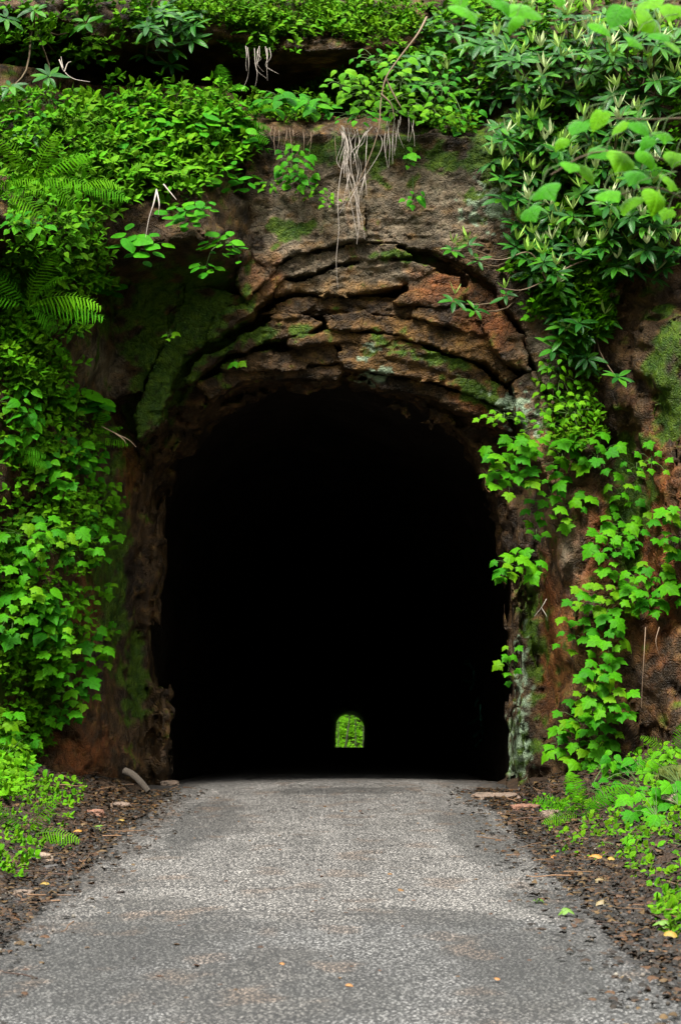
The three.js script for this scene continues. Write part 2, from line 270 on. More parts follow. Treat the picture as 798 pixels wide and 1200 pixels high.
slabs.forEach(([pts, front, thick, lean, tilt = 0], n) => {
  const P = pts.map(([x, y]) => [PX(x), PY(y)]), xs = P.map((p) => p[0]), ys = P.map((p) => p[1]), cy = (Math.min(...ys) + Math.max(...ys)) / 2;
  const field = (x, y, z) => {
    const a2 = polySDF(P, x + .02 * noise(x * 4, y * 5, n) + .008 * noise(x * 14, y * 14, n), y + .018 * noise(x * 3 + 7, y * 6, n + 5) + .008 * noise(x * 16, y * 16, n + 3)) - .012;
    if (a2 > .33) return a2;
    voronoi(x * 1.4 + n, y * 4.6 + x * .8, z * 2, jag); let r = .026 * (jag[2] - .5) + .012 * (1 - sstep(0, .06, jag[1] - jag[0]));
    voronoi(x * 3.2 + n, y * 12 - x * 2, z * 4, jag); r += .014 * (jag[2] - .5) + .009 * (1 - sstep(0, .1, jag[1] - jag[0]));
    const lay = (y + tilt * x) * 11 + .8 * noise(x * 1.2, y * 1.2, n), w = lay - Math.floor(lay); r += .022 * (.5 - w) * (.5 + noise(x * 2, y * 3, n + 9)) + .03 * noise(x * 1.4, y * 2.4, n * 3.1) + .01 * noise(x * 8, y * 12, z * 8 + n) + .008 * noise(x * 22, y * 26, z * 22);
    const zf = front + lean * (y - cy), dz = Math.max(z - zf, zf - thick - z), rr = .012, q = Math.hypot(Math.max(a2 + rr, 0), Math.max(dz + rr, 0)) + Math.min(Math.max(a2, dz) + rr, 0) - rr;
    return q + r;
  };
  mesh('rock_slab', surfaceNets(field, [Math.min(...xs) - .15, Math.min(...ys) - .15, front - thick - .12], [Math.max(...xs) + .15, Math.max(...ys) + .15, front + .2], .022, rockColour), rockMat, cliff);
});

// ---------- tunnel, road, ground, hills ----------
function sheet(nu, nv, fn, flip) {                               // a grid of points fn(u, v) with u, v from 0 to 1
  const p = new Float32Array((nu + 1) * (nv + 1) * 3), uv = new Float32Array((nu + 1) * (nv + 1) * 2), t = [];
  for (let j = 0, q = 0; j <= nv; j++) for (let i = 0; i <= nu; i++, q++) { const r = fn(i / nu, j / nv, i, j); p.set([r[0], r[1], r[2]], q * 3); uv.set(r.length > 3 ? [r[3], r[4]] : [r[0], r[2]], q * 2); }
  for (let j = 0; j < nv; j++) for (let i = 0; i < nu; i++) { const a = j * (nu + 1) + i, b = a + 1, c = a + nu + 1, d = c + 1; if (flip) t.push(a, b, d, a, d, c); else t.push(a, d, b, a, c, d); }
  const g = new THREE.BufferGeometry(); g.setAttribute('position', new THREE.BufferAttribute(p, 3)); g.setAttribute('uv', new THREE.BufferAttribute(uv, 2)); g.setIndex(t); g.computeVertexNormals(); return g;
}
const ring = new THREE.CatmullRomCurve3([...ARCH, [.9, -.55], [-.9, -.55]].map(([x, y]) => V(x, y, 0)), true).getSpacedPoints(72);
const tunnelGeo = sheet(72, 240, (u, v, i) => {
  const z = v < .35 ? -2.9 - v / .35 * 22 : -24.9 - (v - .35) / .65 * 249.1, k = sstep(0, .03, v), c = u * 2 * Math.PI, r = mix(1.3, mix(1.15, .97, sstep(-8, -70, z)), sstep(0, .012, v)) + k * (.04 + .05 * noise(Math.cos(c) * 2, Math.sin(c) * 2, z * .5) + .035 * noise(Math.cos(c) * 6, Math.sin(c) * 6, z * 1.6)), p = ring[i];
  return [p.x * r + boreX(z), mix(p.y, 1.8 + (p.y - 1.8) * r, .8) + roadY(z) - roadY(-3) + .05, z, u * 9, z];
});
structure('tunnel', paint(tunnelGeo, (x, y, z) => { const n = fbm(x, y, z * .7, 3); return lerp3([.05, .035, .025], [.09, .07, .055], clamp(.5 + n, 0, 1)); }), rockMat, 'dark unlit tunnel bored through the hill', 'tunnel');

// asphalt: pale stones set in dark binder
const AW = 2048, aC = tileCells(AW, 150, 21), aC2 = tileCells(AW, 260, 22), aN = tileNoise(AW, 24, 23), aM = tileNoise(AW, 512, 24), aS = tileNoise(AW, 90, 25);
const stoneAt = (q) => { const a = sstep(.43, .26, aC.f[q]) * sstep(.38 - .25 * aS[q], .6, aC.id[q]), b = sstep(.42, .25, aC2.f[q]) * (aC2.id[q] > .6 ? .75 : 0); return Math.max(a, b); };
const asphaltTint = dataTexture(AW, AW, (i, j) => { const q = j * AW + i, s = stoneAt(q), k = aC.id[q], base = .21 + .2 * (aM[q] - .5) + .1 * (aN[q] - .5), st = .64 + .36 * ((k * 7.3) % 1); const v = mix(base, st, s); return [clamp(v * 1.01, 0, 1), clamp(v, 0, 1), clamp(v * .985, 0, 1)]; }, true);
const asphaltBump = dataTexture(AW, AW, (i, j) => { const q = j * AW + i, h = .3 + .5 * stoneAt(q) + .2 * aM[q]; return [h, h, h]; });
for (const t of [asphaltTint, asphaltBump]) t.repeat.set(1 / 3.1, 1 / 3.1);
const roadMat = new THREE.MeshStandardMaterial({ color: new THREE.Color().setRGB(1, 1, 1), vertexColors: true, map: asphaltTint, bumpMap: asphaltBump, bumpScale: .006, roughness: .66 });
const edgeL = (z) => -2.1 + .1 * noise(3, z * .8, 0) + .05 * noise(3, z * 3, 0), edgeR = (z) => 1.84 + .12 * noise(9, z * .7, 0) + .06 * noise(9, z * 3, 0);
const roadRows = []; for (let z = 24; z > -4; z -= .05) roadRows.push(z); for (let z = -4; z > -300; z -= 2) roadRows.push(z);
const roadGeo = sheet(90, roadRows.length - 1, (u, v, i, j) => { const z = roadRows[j], x = mix(edgeL(z), edgeR(z), u), c = .03 * (1 - (x / 1.9) ** 2); return [x + boreX(z), roadY(z) + c - .02 * (Math.abs(u - .5) > .49 ? 1 : 0) + .006 * noise(x * 2, z * 2, 4), z]; }, true);
const DAMP = [[-1.05, 10.9, .55, 1.4], [-1.5, 12.2, .6, 1.6], [.55, 10.3, .5, .5], [1.3, 9.4, .4, .8], [-.2, 12.6, .5, 1.2], [1.0, 11.8, .5, 1.2], [0, .4, .8, .5], [-1.2, 4, .3, 3], [1.1, 5, .25, 3], [1.45, 1.5, .25, 1.5]];   // damp patches
paint(roadGeo, (x, y, z) => {
  const ax = x < 0 ? -x - .22 : x, n = fbm(x * .9, 0, z * .5, 4), n2 = fbm(x * 3 + 8, 5, z * 3, 3), streak = noiseB(x * 3.2, 2, z * .22);
  let c = [.41, .395, .38], v = 1 + .35 * n + .25 * n2 + .14 * streak;
  const old = sstep(-.12, .12, 10.5 - z + .25 * noise(x * 1.1, 3, 0)); c = lerp3([.29, .291, .292], c, old);       // the newer, smoother strip next to the camera
  const wear = Math.exp(-(((ax - .78) / .34) ** 2)); v *= mix(1 + .12 * wear, 1 - .22 * wear, 1 - old);
  const dirt = sstep(1.08, 1.66, ax + .4 * n + .35 * n2); c = lerp3(c, [.07, .052, .04], dirt * .85);              // soil and leaf mould washed onto the edges
  const damp = Math.max(...DAMP.map(([cx, cz, rx, rz]) => Math.exp(-(((x - cx) / rx) ** 2 + ((z - cz) / rz) ** 2)))), soak = sstep(.25, .6, damp + .5 * n + .35 * n2); c = lerp3(c, [.10, .098, .094], soak * .72);
  const seam = Math.exp(-(((z - 10.15 - .12 * noise(x * 1.1, 3, 0) - .03 * n2) / .05) ** 2)) * sstep(-.2, .3, noise(x * .9, 1, 4)); c = lerp3(c, [.07, .065, .06], seam * .8);
  const stain = sstep(.12, .3, n + .18 * noise(x * .5, 9, z * .2)) * .45; c = lerp3(c, [.15, .14, .13], stain);
  const rusty = sstep(.25, .45, fbm(x * 1.7, 40, z * 1.1, 3)) * .5; c = lerp3(c, [.3, .21, .15], rusty);
  return [c[0] * v, c[1] * v, c[2] * v];
});
structure('road', roadGeo, roadMat, 'worn grey asphalt lane with pale stones running into the tunnel', 'road');

const soilBump = dataTexture(512, 512, (() => { const a = tileNoise(512, 20, 31), b = tileNoise(512, 90, 32), c = tileCells(512, 40, 33); return (i, j) => { const q = j * 512 + i, h = .4 * a[q] + .3 * b[q] + .3 * c.f[q]; return [h, h, h]; }; })());
const soilMat = new THREE.MeshPhysicalMaterial({ specularIntensity: .4, color: 0xffffff, vertexColors: true, bumpMap: soilBump, bumpScale: .04, roughness: .75 });
const lineX = []; for (let x = -90; x < -6; x += 4) lineX.push(x); for (let x = -6; x < -4; x += .2) lineX.push(x); for (let x = -4; x < 4; x += .045) lineX.push(x); for (let x = 4; x < 6; x += .2) lineX.push(x); for (let x = 6; x <= 90; x += 4) lineX.push(x);
const lineZ = []; for (let z = -2.6; z < 16; z += .06) lineZ.push(z); for (let z = 16; z < 26; z += .5) lineZ.push(z); for (let z = 26; z <= 120; z += 4) lineZ.push(z);
const soilColour = (x, y, z) => { const n = fbm(x * 1.6, y, z * 1.6, 3), m = noiseB(x * 9, y * 9, z * 9); const c = lerp3([.018, .011, .007], [.045, .027, .015], clamp(.5 + .8 * n + .4 * m, 0, 1)); return Math.abs(x) > 4.5 ? lerp3(c, [.03, .06, .012], clamp(.6 + n, 0, 1)) : c; };
structure('ground', paint(sheet(lineX.length - 1, lineZ.length - 1, (u, v, i, j) => { const x = lineX[i], z = lineZ[j]; return [x, groundY(x, z) - (Math.abs(x) < 1.6 ? .05 : 0), z]; }, true), soilColour), soilMat, 'dark leaf-strewn verges and banks beside the road', 'ground');
const hillGeo = sheet(60, 90, (u, v) => { const x = (u - .5) * 180, z = -.9 - v * 272.5, rise = 9.0 + 34 * Math.sin(Math.min(1, v * 1.02) * Math.PI) ** .8 - 16 * v; return [x, rise + .12 * Math.abs(x) + 1.5 * noise(x * .05, z * .05, 1) * sstep(0, .1, v), z]; }, true);
structure('hill', paint(hillGeo, soilColour), soilMat, 'wooded hill above the tunnel', 'hill');

// ---------- leaves ----------
function geo(pos, uv, tri, smooth = true) { const g = new THREE.BufferGeometry(); g.setAttribute('position', new THREE.Float32BufferAttribute(pos, 3)); g.setAttribute('uv', new THREE.Float32BufferAttribute(uv, 2)); g.setIndex(tri); g.computeVertexNormals(); return g; }
function bladeLeaf(width, n, wide, fold, droop, twist = 0) {     // leaf from (0,0) to (0,1), folded along the midrib; wide(t) is the half width
  const p = [], uv = [], t = [];
  for (let i = 0; i <= n; i++) {
    const s = i / n, w = width * wide(s), z = -droop * s * s + twist * s * .1;
    p.push(-w, s, z + fold * w + twist * w, 0, s, z, w, s, z + fold * w - twist * w); uv.push(.5 - w / (2 * width), s, .5, s, .5 + w / (2 * width), s);
    if (i) { const a = (i - 1) * 3, b = i * 3; t.push(a, a + 1, b + 1, a, b + 1, b, a + 1, a + 2, b + 2, a + 1, b + 2, b + 1); }
  }
  return geo(p, uv, t);
}
function outlineLeaf(half, cy, cup, droop, seed) {               // broad leaf from half an outline, fanned round a point on the midrib
  const r = rng(seed), out = [...half.map(([x, y]) => [x, y]), ...half.slice(1, -1).reverse().map(([x, y]) => [-x, y])].map(([x, y]) => [x * (1 + .1 * (r() - .5)), y + .04 * (r() - .5)]);
  const p = [0, cy, 0], uv = [.5, cy], t = [], zs = (x, y) => -cup * x * x - droop * (y - cy) * (y - cy) + .05 * (r() - .5);
  for (const f of [.5, 1]) for (const [x, y] of out) { const a = x * f, b = cy + (y - cy) * f; p.push(a, b, zs(a, b) + (f < 1 ? .02 : 0)); uv.push(.5 + a / 1.3, b); }
  const n = out.length;
  for (let i = 0; i < n; i++) { const j = (i + 1) % n; t.push(0, 1 + i, 1 + j, 1 + i, 1 + n + i, 1 + n + j, 1 + i, 1 + n + j, 1 + j); }
  return geo(p, uv, t);
}
const LOBED = [[0, 0], [.12, -.1], [.3, -.11], [.42, -.02], [.36, .1], [.5, .17], [.64, .38], [.5, .37], [.42, .46], [.28, .46], [.33, .62], [.2, .74], [.1, .84], [0, 1]];
const HEART = [[0, 0], [.1, -.09], [.26, -.12], [.42, -.03], [.5, .16], [.48, .36], [.38, .56], [.22, .76], [.09, .9], [0, 1]];
const ROUND = [[0, 0], [.18, .02], [.33, .14], [.4, .36], [.36, .6], [.22, .83], [.08, .96], [0, 1]];
const SHARP = [[0, 0], [.16, -.02], [.3, .1], [.36, .28], [.3, .5], [.19, .72], [.07, .9], [0, 1]];
const variants = (half, n, cup, droop, seed) => Array.from({ length: n }, (_, i) => outlineLeaf(half, .36, cup * (.5 + .4 * i), droop * (.4 + .5 * i), seed + i));
const shapes = {
  lobed: variants(LOBED, 4, .35, .3, 100), heart: variants(HEART, 4, .4, .3, 200), round: variants(ROUND, 3, .3, .2, 300), sharp: variants(SHARP, 3, .4, .4, 400),
  evergreen: [0, 1, 2, 3].map((i) => bladeLeaf(.15, 5, (s) => Math.sin(Math.PI * Math.pow(s, .92)) ** .6 + .01, .2 + .1 * i, .04 + .09 * i, i % 2 ? .12 : -.1)),
  shoot: [bladeLeaf(.11, 3, (s) => Math.sin(Math.PI * Math.pow(s, .9)) ** .8 + .02, .5, -.1)],
};
// pale veins and mottling, shared by all leaves
const vein = tileNoise(128, 16, 41), veinB = tileNoise(128, 4, 42);
const leafTint = dataTexture(128, 128, (i, j) => { const u = Math.abs(i / 128 - .5) * 2, v = j / 128, side = Math.abs(((v * 6 - u * 1.9 + 8) % 1) - .5), w = Math.max(sstep(.05, .0, u), .55 * sstep(.1, .02, .5 - side)), g = .72 + .18 * (vein[j * 128 + i] - .5) + .25 * (veinB[j * 128 + i] - .5); return [clamp(g + .22 * w, 0, 1), clamp(g + .17 * w, 0, 1), clamp(g * .7, 0, 1)]; });
const leafBump = dataTexture(128, 128, (i, j) => { const u = Math.abs(i / 128 - .5) * 2, v = j / 128, side = Math.abs(((v * 6 - u * 1.9 + 8) % 1) - .5), h = .8 - .5 * Math.max(sstep(.08, 0, u), sstep(.14, 0, .5 - side)) + .2 * vein[j * 128 + i]; return [h, h, h]; });
const leafMat = (r, g, b, rough = .45, through = .28, spec = .1) => new THREE.MeshPhysicalMaterial({ color: new THREE.Color().setRGB(r * 1.3, g * 1.3, b * 1.3), map: leafTint, bumpMap: leafBump, bumpScale: .003, roughness: rough, transmission: through, thickness: 0, specularIntensity: spec, side: THREE.DoubleSide });
const tones = (list, rough, through, spec) => list.map(([r, g, b]) => leafMat(r, g, b, rough, through, spec));
const mats = {
  lobed: tones([[.040, .205, .004], [.055, .240, .004], [.026, .165, .006], [.072, .255, .005], [.040, .205, .004], [.09, .235, .005]], .5, .3),
  heart: tones([[.060, .265, .004], [.095, .290, .003], [.036, .205, .006]], .5, .38),
  round: tones([[.036, .205, .004], [.052, .230, .003], [.024, .170, .005]], .5, .28),
  sharp: tones([[.030, .185, .004], [.050, .220, .003], [.020, .145, .006]], .5, .28),
  bright: tones([[.075, .245, .003], [.100, .270, .004], [.055, .210, .003]], .55, .3),
  evergreen: tones([[.014, .095, .009], [.024, .130, .007], [.010, .072, .011], [.040, .165, .007]], .4, .12, .4),
  fern: tones([[.070, .265, .003], [.095, .290, .004], [.045, .215, .004]], .6, .3, .08),
  shoot: tones([[.42, .60, .24], [.56, .66, .50], [.34, .58, .14]], .6, .3, .2),
};
const stemMat = new THREE.MeshStandardMaterial({ color: new THREE.Color().setRGB(.075, .05, .022), roughness: .8 });
const greenStemMat = new THREE.MeshStandardMaterial({ color: new THREE.Color().setRGB(.05, .10, .015), roughness: .7 });
const barkMat = new THREE.MeshStandardMaterial({ color: new THREE.Color().setRGB(.10, .075, .055), bumpMap: rockBump, bumpScale: .02, roughness: .85 });
const rootMat = new THREE.MeshStandardMaterial({ color: new THREE.Color().setRGB(.36, .31, .27), roughness: .85 });
const twigMat = new THREE.MeshStandardMaterial({ color: new THREE.Color().setRGB(.17, .115, .075), roughness: .85 });

// tapered tube through points
function tube(pts, r0, r1, sides = 5, steps = 0) {
  const c = pts.length > 2 ? new THREE.CatmullRomCurve3(pts) : new THREE.LineCurve3(pts[0], pts[1]), n = steps || (pts.length > 2 ? pts.length * 2 : 1), p = [], uv = [], t = [], up = V(0, 0, 1), side = V(), nor = V();
  for (let i = 0; i <= n; i++) {
    const s = i / n, q = c.getPoint(s), d = c.getTangent(s); side.crossVectors(d, Math.abs(d.z) > .9 ? V(1, 0, 0) : up).normalize(); nor.crossVectors(side, d);
    const r = mix(r0, r1, s); for (let k = 0; k < sides; k++) { const a = k / sides * 2 * Math.PI; p.push(q.x + r * (side.x * Math.cos(a) + nor.x * Math.sin(a)), q.y + r * (side.y * Math.cos(a) + nor.y * Math.sin(a)), q.z + r * (side.z * Math.cos(a) + nor.z * Math.sin(a))); uv.push(k / sides, s); }
    if (i) for (let k = 0; k < sides; k++) { const a = (i - 1) * sides + k, b = (i - 1) * sides + (k + 1) % sides; t.push(a, b, b + sides, a, b + sides, a + sides); }
  }
  return geo(p, uv, t);
}
const M4 = new THREE.Matrix4();
function leafMatrix(at, tip, nor, size, wide = 1) {              // leaf base at AT, pointing along TIP, face towards NOR
  const y = tip.clone().normalize(), x = V().crossVectors(y, nor).normalize(), z = V().crossVectors(x, y);
  return new THREE.Matrix4().makeBasis(x.multiplyScalar(size * wide), y.multiplyScalar(size), z.multiplyScalar(size)).setPosition(at);
}
function clearOf(p, room = .05) { for (let i = 0; i < 30 && sdfScene(p.x, p.y, p.z) < room; i++) { p.z += .05; } return p; }
const spot = (px, py, z) => V(PX(px, z), PY(py, z), z);
function base(name, p) { const g = new THREE.Group(); g.name = numbered(name); g.position.copy(p); scene.add(g); return g; }
function addLeaf(root, shape, mat, m, name = 'leaf') { const l = mesh(name, shape, mat, root); l.matrixAutoUpdate = true; m.elements[12] -= root.position.x; m.elements[13] -= root.position.y; m.elements[14] -= root.position.z; m.decompose(l.position, l.quaternion, l.scale); return l; }
const pick = (r, list) => list[Math.floor(r() * list.length)];
let seedCount = 1000;

// broad-leaved herb, vine or seedling: leaves spread over patches [px, py, rx, ry, how many] of the drawing
function herb(name, label, category, group, kind, size, patches, o = {}) {
  const r = rng(seedCount++), first = hit(patches[0][0], patches[0][1]), root = base(name, first.p), more = o.more ?? 1, look = o.mats || mats[kind], off = o.off ?? .16;
  const rel = (p) => p.clone().sub(root.position);
  for (const [px, py, rx, ry, n0] of patches) {
    const n = Math.round(n0 * more), stems = [];
    const h = hit(px, py), depth = o.z ?? h.p.z, hub = clearOf(spot(px, py + ry * .2, depth + off * .5)), from = o.z !== undefined ? first.p : h.p;
    stems.push(tube([rel(from).add(V(0, -.03, -.04)), rel(from).lerp(rel(hub), .5).add(V(0, .06, .05)), rel(hub)], .006, .004, 4));
    const turn = r() * 6.28;
    for (let i = 0; i < n; i++) {
      const rad = Math.sqrt((i + .5) / n), an = i * 2.39996 + turn + .5 * (r() - .5), qx = px + rx * rad * Math.cos(an), qy = py + ry * rad * Math.sin(an);
      const z = depth + off * (.25 + 1.1 * r()) + (o.bulge ?? .12) * (1 - rad * rad), c = clearOf(spot(qx, qy, z));
      const sz = size * (.5 + .8 * r() * (.4 + .6 * r())) * 1.12, flat = o.flat ?? .62, nor = V((r() - .5) * 1.05 + .15 * Math.cos(an), flat + .75 * (r() - .5), .75 + .35 * (r() - .5)).normalize();
      const tip = V(.55 * Math.cos(an) + .5 * (r() - .5), -.55 * (o.hang ?? 1) - .4 * Math.sin(an) * .4 + .25 * (r() - .5), .25 * r()); tip.addScaledVector(nor, -tip.dot(nor)).normalize();
      const at = c.clone().addScaledVector(tip, -sz * .4);
      stems.push(tube([rel(hub), rel(hub).lerp(rel(at), .55).add(V(0, .03, .02)), rel(at)], .0035, .002, 3, 3));
      addLeaf(root, pick(r, shapes[kind]), pick(r, look), leafMatrix(at, tip, nor, sz));
    }
    mesh('stem', mergeGeometries(stems), greenStemMat, root);
  }
  return tag(root, label, category, group);
}
// evergreen shrub: whorls of long leaves at the ends of its branches, some with pale new shoots
function evergreen(label, size, spots, o = {}) {
  const r = rng(seedCount++), [ax, ay] = o.anchor || spots[0], root = base('rhododendron', o.root ? spot(ax, ay, o.root) : hit(ax, ay).p), branches = [], rel = (p) => p.clone().sub(root.position);
  const heart = rel(root.position).add(V(0, 0, .1));
  for (const [px, py, off = .4, n = 8, shoot = .4] of spots) {
    const h = hit(px, py), c = clearOf(spot(px, py, (o.z ?? h.p.z) + off), .1), axis = V((r() - .5) * .9, .65 + .3 * r(), .55 + .4 * r()).normalize(), side = V().crossVectors(axis, V(r() - .5, r() - .5, r())).normalize(), up = V().crossVectors(axis, side);
    branches.push(tube([heart, heart.clone().lerp(rel(c), .55).add(V((r() - .5) * .15, -.12, -.05)), rel(c).addScaledVector(axis, -.04)], .013, .006, 5, 6));
    const t0 = r() * 6.28;
    for (let i = 0; i < n; i++) {
      const a = t0 + i * 6.283 / n + .35 * (r() - .5), lift = -.15 + .5 * r(), out = side.clone().multiplyScalar(Math.cos(a)).addScaledVector(up, Math.sin(a)), tip = out.clone().addScaledVector(axis, lift).add(V(0, -.03, 0)), nor = axis.clone().addScaledVector(out, -lift);
      addLeaf(root, pick(r, shapes.evergreen), pick(r, mats.evergreen), leafMatrix(c.clone().addScaledVector(out, .012).addScaledVector(axis, -.03 * r()), tip, nor, size * (.75 + .45 * r())));
    }
    if (r() < shoot) {                                          // pale new growth standing up from the whorl
      const g = [], k = 4 + Math.floor(r() * 3); for (let i = 0; i < k; i++) { const a = i * 6.283 / k + r(), out = side.clone().multiplyScalar(Math.cos(a)).addScaledVector(up, Math.sin(a)), tip = axis.clone().add(V(0, .5, 0)).addScaledVector(out, .35 + .6 * r()); g.push(shapes.shoot[0].clone().applyMatrix4(leafMatrix(rel(c).addScaledVector(axis, .03).add(V(0, .03, .05)), tip, out.clone().addScaledVector(axis, .4).add(V(0, 0, .3)), size * (.66 + .4 * r())))); }
      mesh('new_shoot', mergeGeometries(g), pick(r, mats.shoot), root);
    }
  }
  mesh('branch', mergeGeometries(branches), stemMat, root);
  return tag(root, label, 'shrub', 'evergreen shrubs on the cliff');
}
// fern: arching fronds with rows of narrow leaflets
function frondGeo(n, arch, seed, wide = .34) {
  const r = rng(seed), parts = [], line = (s) => V(0, Math.sin(s * arch) / arch, (1 - Math.cos(s * arch)) / arch * -1), pos = [], uv = [], t = [];
  parts.push(tube([0, .25, .5, .75, 1].map(line), .007, .002, 3, 8));
  for (let i = 0; i < n; i++) for (const sd of [-1, 1]) {
    const s = .14 + .85 * i / n, c = line(s), L = wide * Math.sin(Math.PI * Math.pow(clamp((s - .1) / .95, 0, 1), .72)) * (.92 + .16 * r()) + .015, w = .0135 * (1 - .35 * s) * (.8 + .4 * r()), y = V(0, Math.cos(s * arch), -Math.sin(s * arch)), nz = V(0, Math.sin(s * arch), Math.cos(s * arch));
    const q = pos.length / 3, dirX = sd * .93, sl = .24 + .16 * r(), dip = .15 + .35 * r(); for (const [f, k] of [[0, .6], [.3, 1], [.65, .75], [1, .05]]) for (const e of [-1, 1]) { const v = c.clone().add(V(dirX * L * f, 0, 0)).addScaledVector(y, sl * L * f + e * w * k).addScaledVector(nz, -dip * L * f * f + (e > 0 ? .006 : -.006)); pos.push(v.x, v.y, v.z); uv.push(.5 + .3 * f, .5 + e * .2); }
    for (let k = 0; k < 3; k++) { const a = q + k * 2; if (sd > 0) t.push(a, a + 2, a + 1, a + 1, a + 2, a + 3); else t.push(a, a + 1, a + 2, a + 1, a + 3, a + 2); }
  }
  parts.push(geo(pos, uv, t)); return mergeGeometries(parts);
}
const fronds = [frondGeo(17, .9, 1, .25), frondGeo(19, 1.45, 2, .22), frondGeo(16, 1.9, 3, .27), frondGeo(18, 1.2, 4, .23)];
function fern(label, px, py, size, list, off = .1) {            // list: frond directions [turn from upright in the picture, towards the viewer, scale]
  const r = rng(seedCount++), h = hit(px, py), at = clearOf(h.p.clone().add(V(0, 0, off)), .03), root = base('fern', at);
  for (const [deg, out, k = 1] of list) { const a = deg * Math.PI / 180, tip = V(Math.sin(a), Math.cos(a), out), nor = V(-Math.sin(a) * .5, .75, 1 - out * .6); addLeaf(root, pick(r, fronds), pick(r, mats.fern), leafMatrix(at, tip, nor.addScaledVector(tip, -nor.dot(tip) / tip.lengthSq()), size * k * (.9 + .2 * r())), 'frond'); }
  return tag(root, label, 'fern', 'ferns on the banks');
}
// small leaves too many to count
const sprig = (kind, n, seed) => { const r = rng(seed), g = []; for (let i = 0; i < n; i++) { const a = i * 2.4 + r(), out = V(Math.cos(a), .3 * r() + Math.sin(a) * .6, .3 + .3 * r()), nor = V((r() - .5) * .7, .85, .55); nor.addScaledVector(out, -nor.dot(out) / out.lengthSq()); g.push(shapes[kind][i % shapes[kind].length].clone().applyMatrix4(leafMatrix(V(out.x * .35, .25 * i / n + .2 * r(), out.z * .35), out, nor, .62 + .4 * r()))); } return mergeGeometries(g); };
function cover(name, label, category, kind, mat, count, size, inside, o = {}) {
  const r = rng(seedCount++), sp = sprig(kind, 5, seedCount), im = new THREE.InstancedMesh(sp, mat, count); im.name = numbered(name); let k = 0; const col = new THREE.Color();
  for (let tries = 0; k < count && tries < count * 6; tries++) {
    const p = inside(r); if (!p) continue; const h = hit(p[0], p[1]); if (h.p.z < -1.6) continue;
    const at = h.p.addScaledVector(h.n, (o.off ?? .1) * r()), s = size * (.6 + .8 * r()); M4.compose(at, new THREE.Quaternion().setFromEuler(new THREE.Euler((r() - .5) * .8, (r() - .5) * 1.8, (r() - .5) * .8)), V(s, s, s)); im.setMatrixAt(k, M4);
    const v = .55 + .75 * r(); col.setRGB(v * (.8 + .6 * r()), v, v * (.7 + .5 * r())); im.setColorAt(k, col); k++;
  }
  im.count = k; im.castShadow = im.receiveShadow = true; scene.add(im); return tag(im, label, category, null, 'stuff');
}

// ---------- shrubs, herbs and ferns on the rock ----------
const whorls = (r, n, cx, cy, rx, ry, off, shoot, leaves = 8) => Array.from({ length: Math.round(n *= 1.3) }, (_, i) => { const q = Math.sqrt((i + .5) / n), a = i * 2.39996 + r() * .6; return [cx + rx * q * Math.cos(a) + 6 * (r() - .5), cy + ry * q * Math.sin(a) + 6 * (r() - .5), off * (.35 + .9 * r()), leaves - 1 + Math.floor(r() * 3), shoot]; });
const wr = rng(77);
evergreen('large dark evergreen shrub along the top edge, without pale shoots', .185, whorls(wr, 24, 540, 66, 66, 62, .5, .08), { anchor: [545, 110] });
evergreen('evergreen shrub with many pale new shoots at the top edge right of the dark shrub', .185, whorls(wr, 27, 645, 62, 66, 66, .65, .95), { anchor: [650, 100] });
evergreen('evergreen shrub in the top right corner behind the overhanging branch', .185, whorls(wr, 26, 750, 66, 58, 72, .6, .8), { anchor: [750, 110] });
evergreen('evergreen shrub with pale shoots at the right end of the bare rock', .185, whorls(wr, 22, 615, 188, 44, 58, .6, .95), { anchor: [640, 200] });
evergreen('big evergreen shrub with whitish shoots behind the heart-shaped leaves', .185, whorls(wr, 30, 716, 190, 62, 66, .7, .9), { anchor: [720, 220] });
evergreen('evergreen shrub drooping over the right shoulder of the arch', .185, whorls(wr, 20, 642, 286, 42, 46, .6, .8), { anchor: [670, 280] });
evergreen('evergreen shrub at the right edge above the dark hollow', .185, whorls(wr, 20, 752, 288, 52, 42, .6, .8), { anchor: [740, 270] });
evergreen('narrow evergreen shrub hanging down the rock above the lobed leaves', .185, [...whorls(wr, 13, 672, 374, 36, 46, .4, .25), [724, 440, .3, 9, 0], [690, 430, .2, 8, 0], [645, 425, .15, 7, .9]], { anchor: [690, 345] });
evergreen('thin evergreen twig with white shoots reaching out over the ledges', .15, [[530, 292, .35, 6, 1], [548, 287, .3, 5, 1], [560, 304, .3, 4, 0]], { anchor: [618, 292], z: .1 });
evergreen('thin evergreen twig in front of the red slab', .15, [[532, 352, .35, 6, 1], [556, 362, .3, 6, 0], [592, 345, .35, 5, 1]], { anchor: [622, 330], z: .1 });
evergreen('evergreen sprig hanging into the dark undercut at the top left', .185, [[176, 34, .5, 7, .3], [200, 74, .55, 8, 0], [170, 62, .45, 6, 0], [190, 8, .4, 7, 0]], { anchor: [165, 10] });
evergreen('grey-green evergreen shrub in the top left corner', .185, [[24, 66, .5, 8, 0], [58, 88, .55, 9, 0], [36, 40, .4, 7, .2], [12, 100, .5, 8, 0], [40, 10, .4, 8, 0], [8, 20, .4, 8, 0], [80, 70, .4, 6, 0], [100, 25, .4, 7, 0]], { anchor: [40, 30] });
evergreen('upright evergreen sprig with pale whorl among the ferns', .15, [[40, 156, .4, 7, .5], [22, 158, .35, 6, .3]], { anchor: [36, 190] });
evergreen('glossy evergreen sprig beside the arching fern', .16, [[94, 374, .35, 8, .6], [88, 386, .3, 6, 0]], { anchor: [84, 400] });
evergreen('dark evergreen shrub on the shelf beside the bright top herbs', .19, whorls(wr, 10, 205, 30, 36, 26, .4, 0), { anchor: [220, 40] });

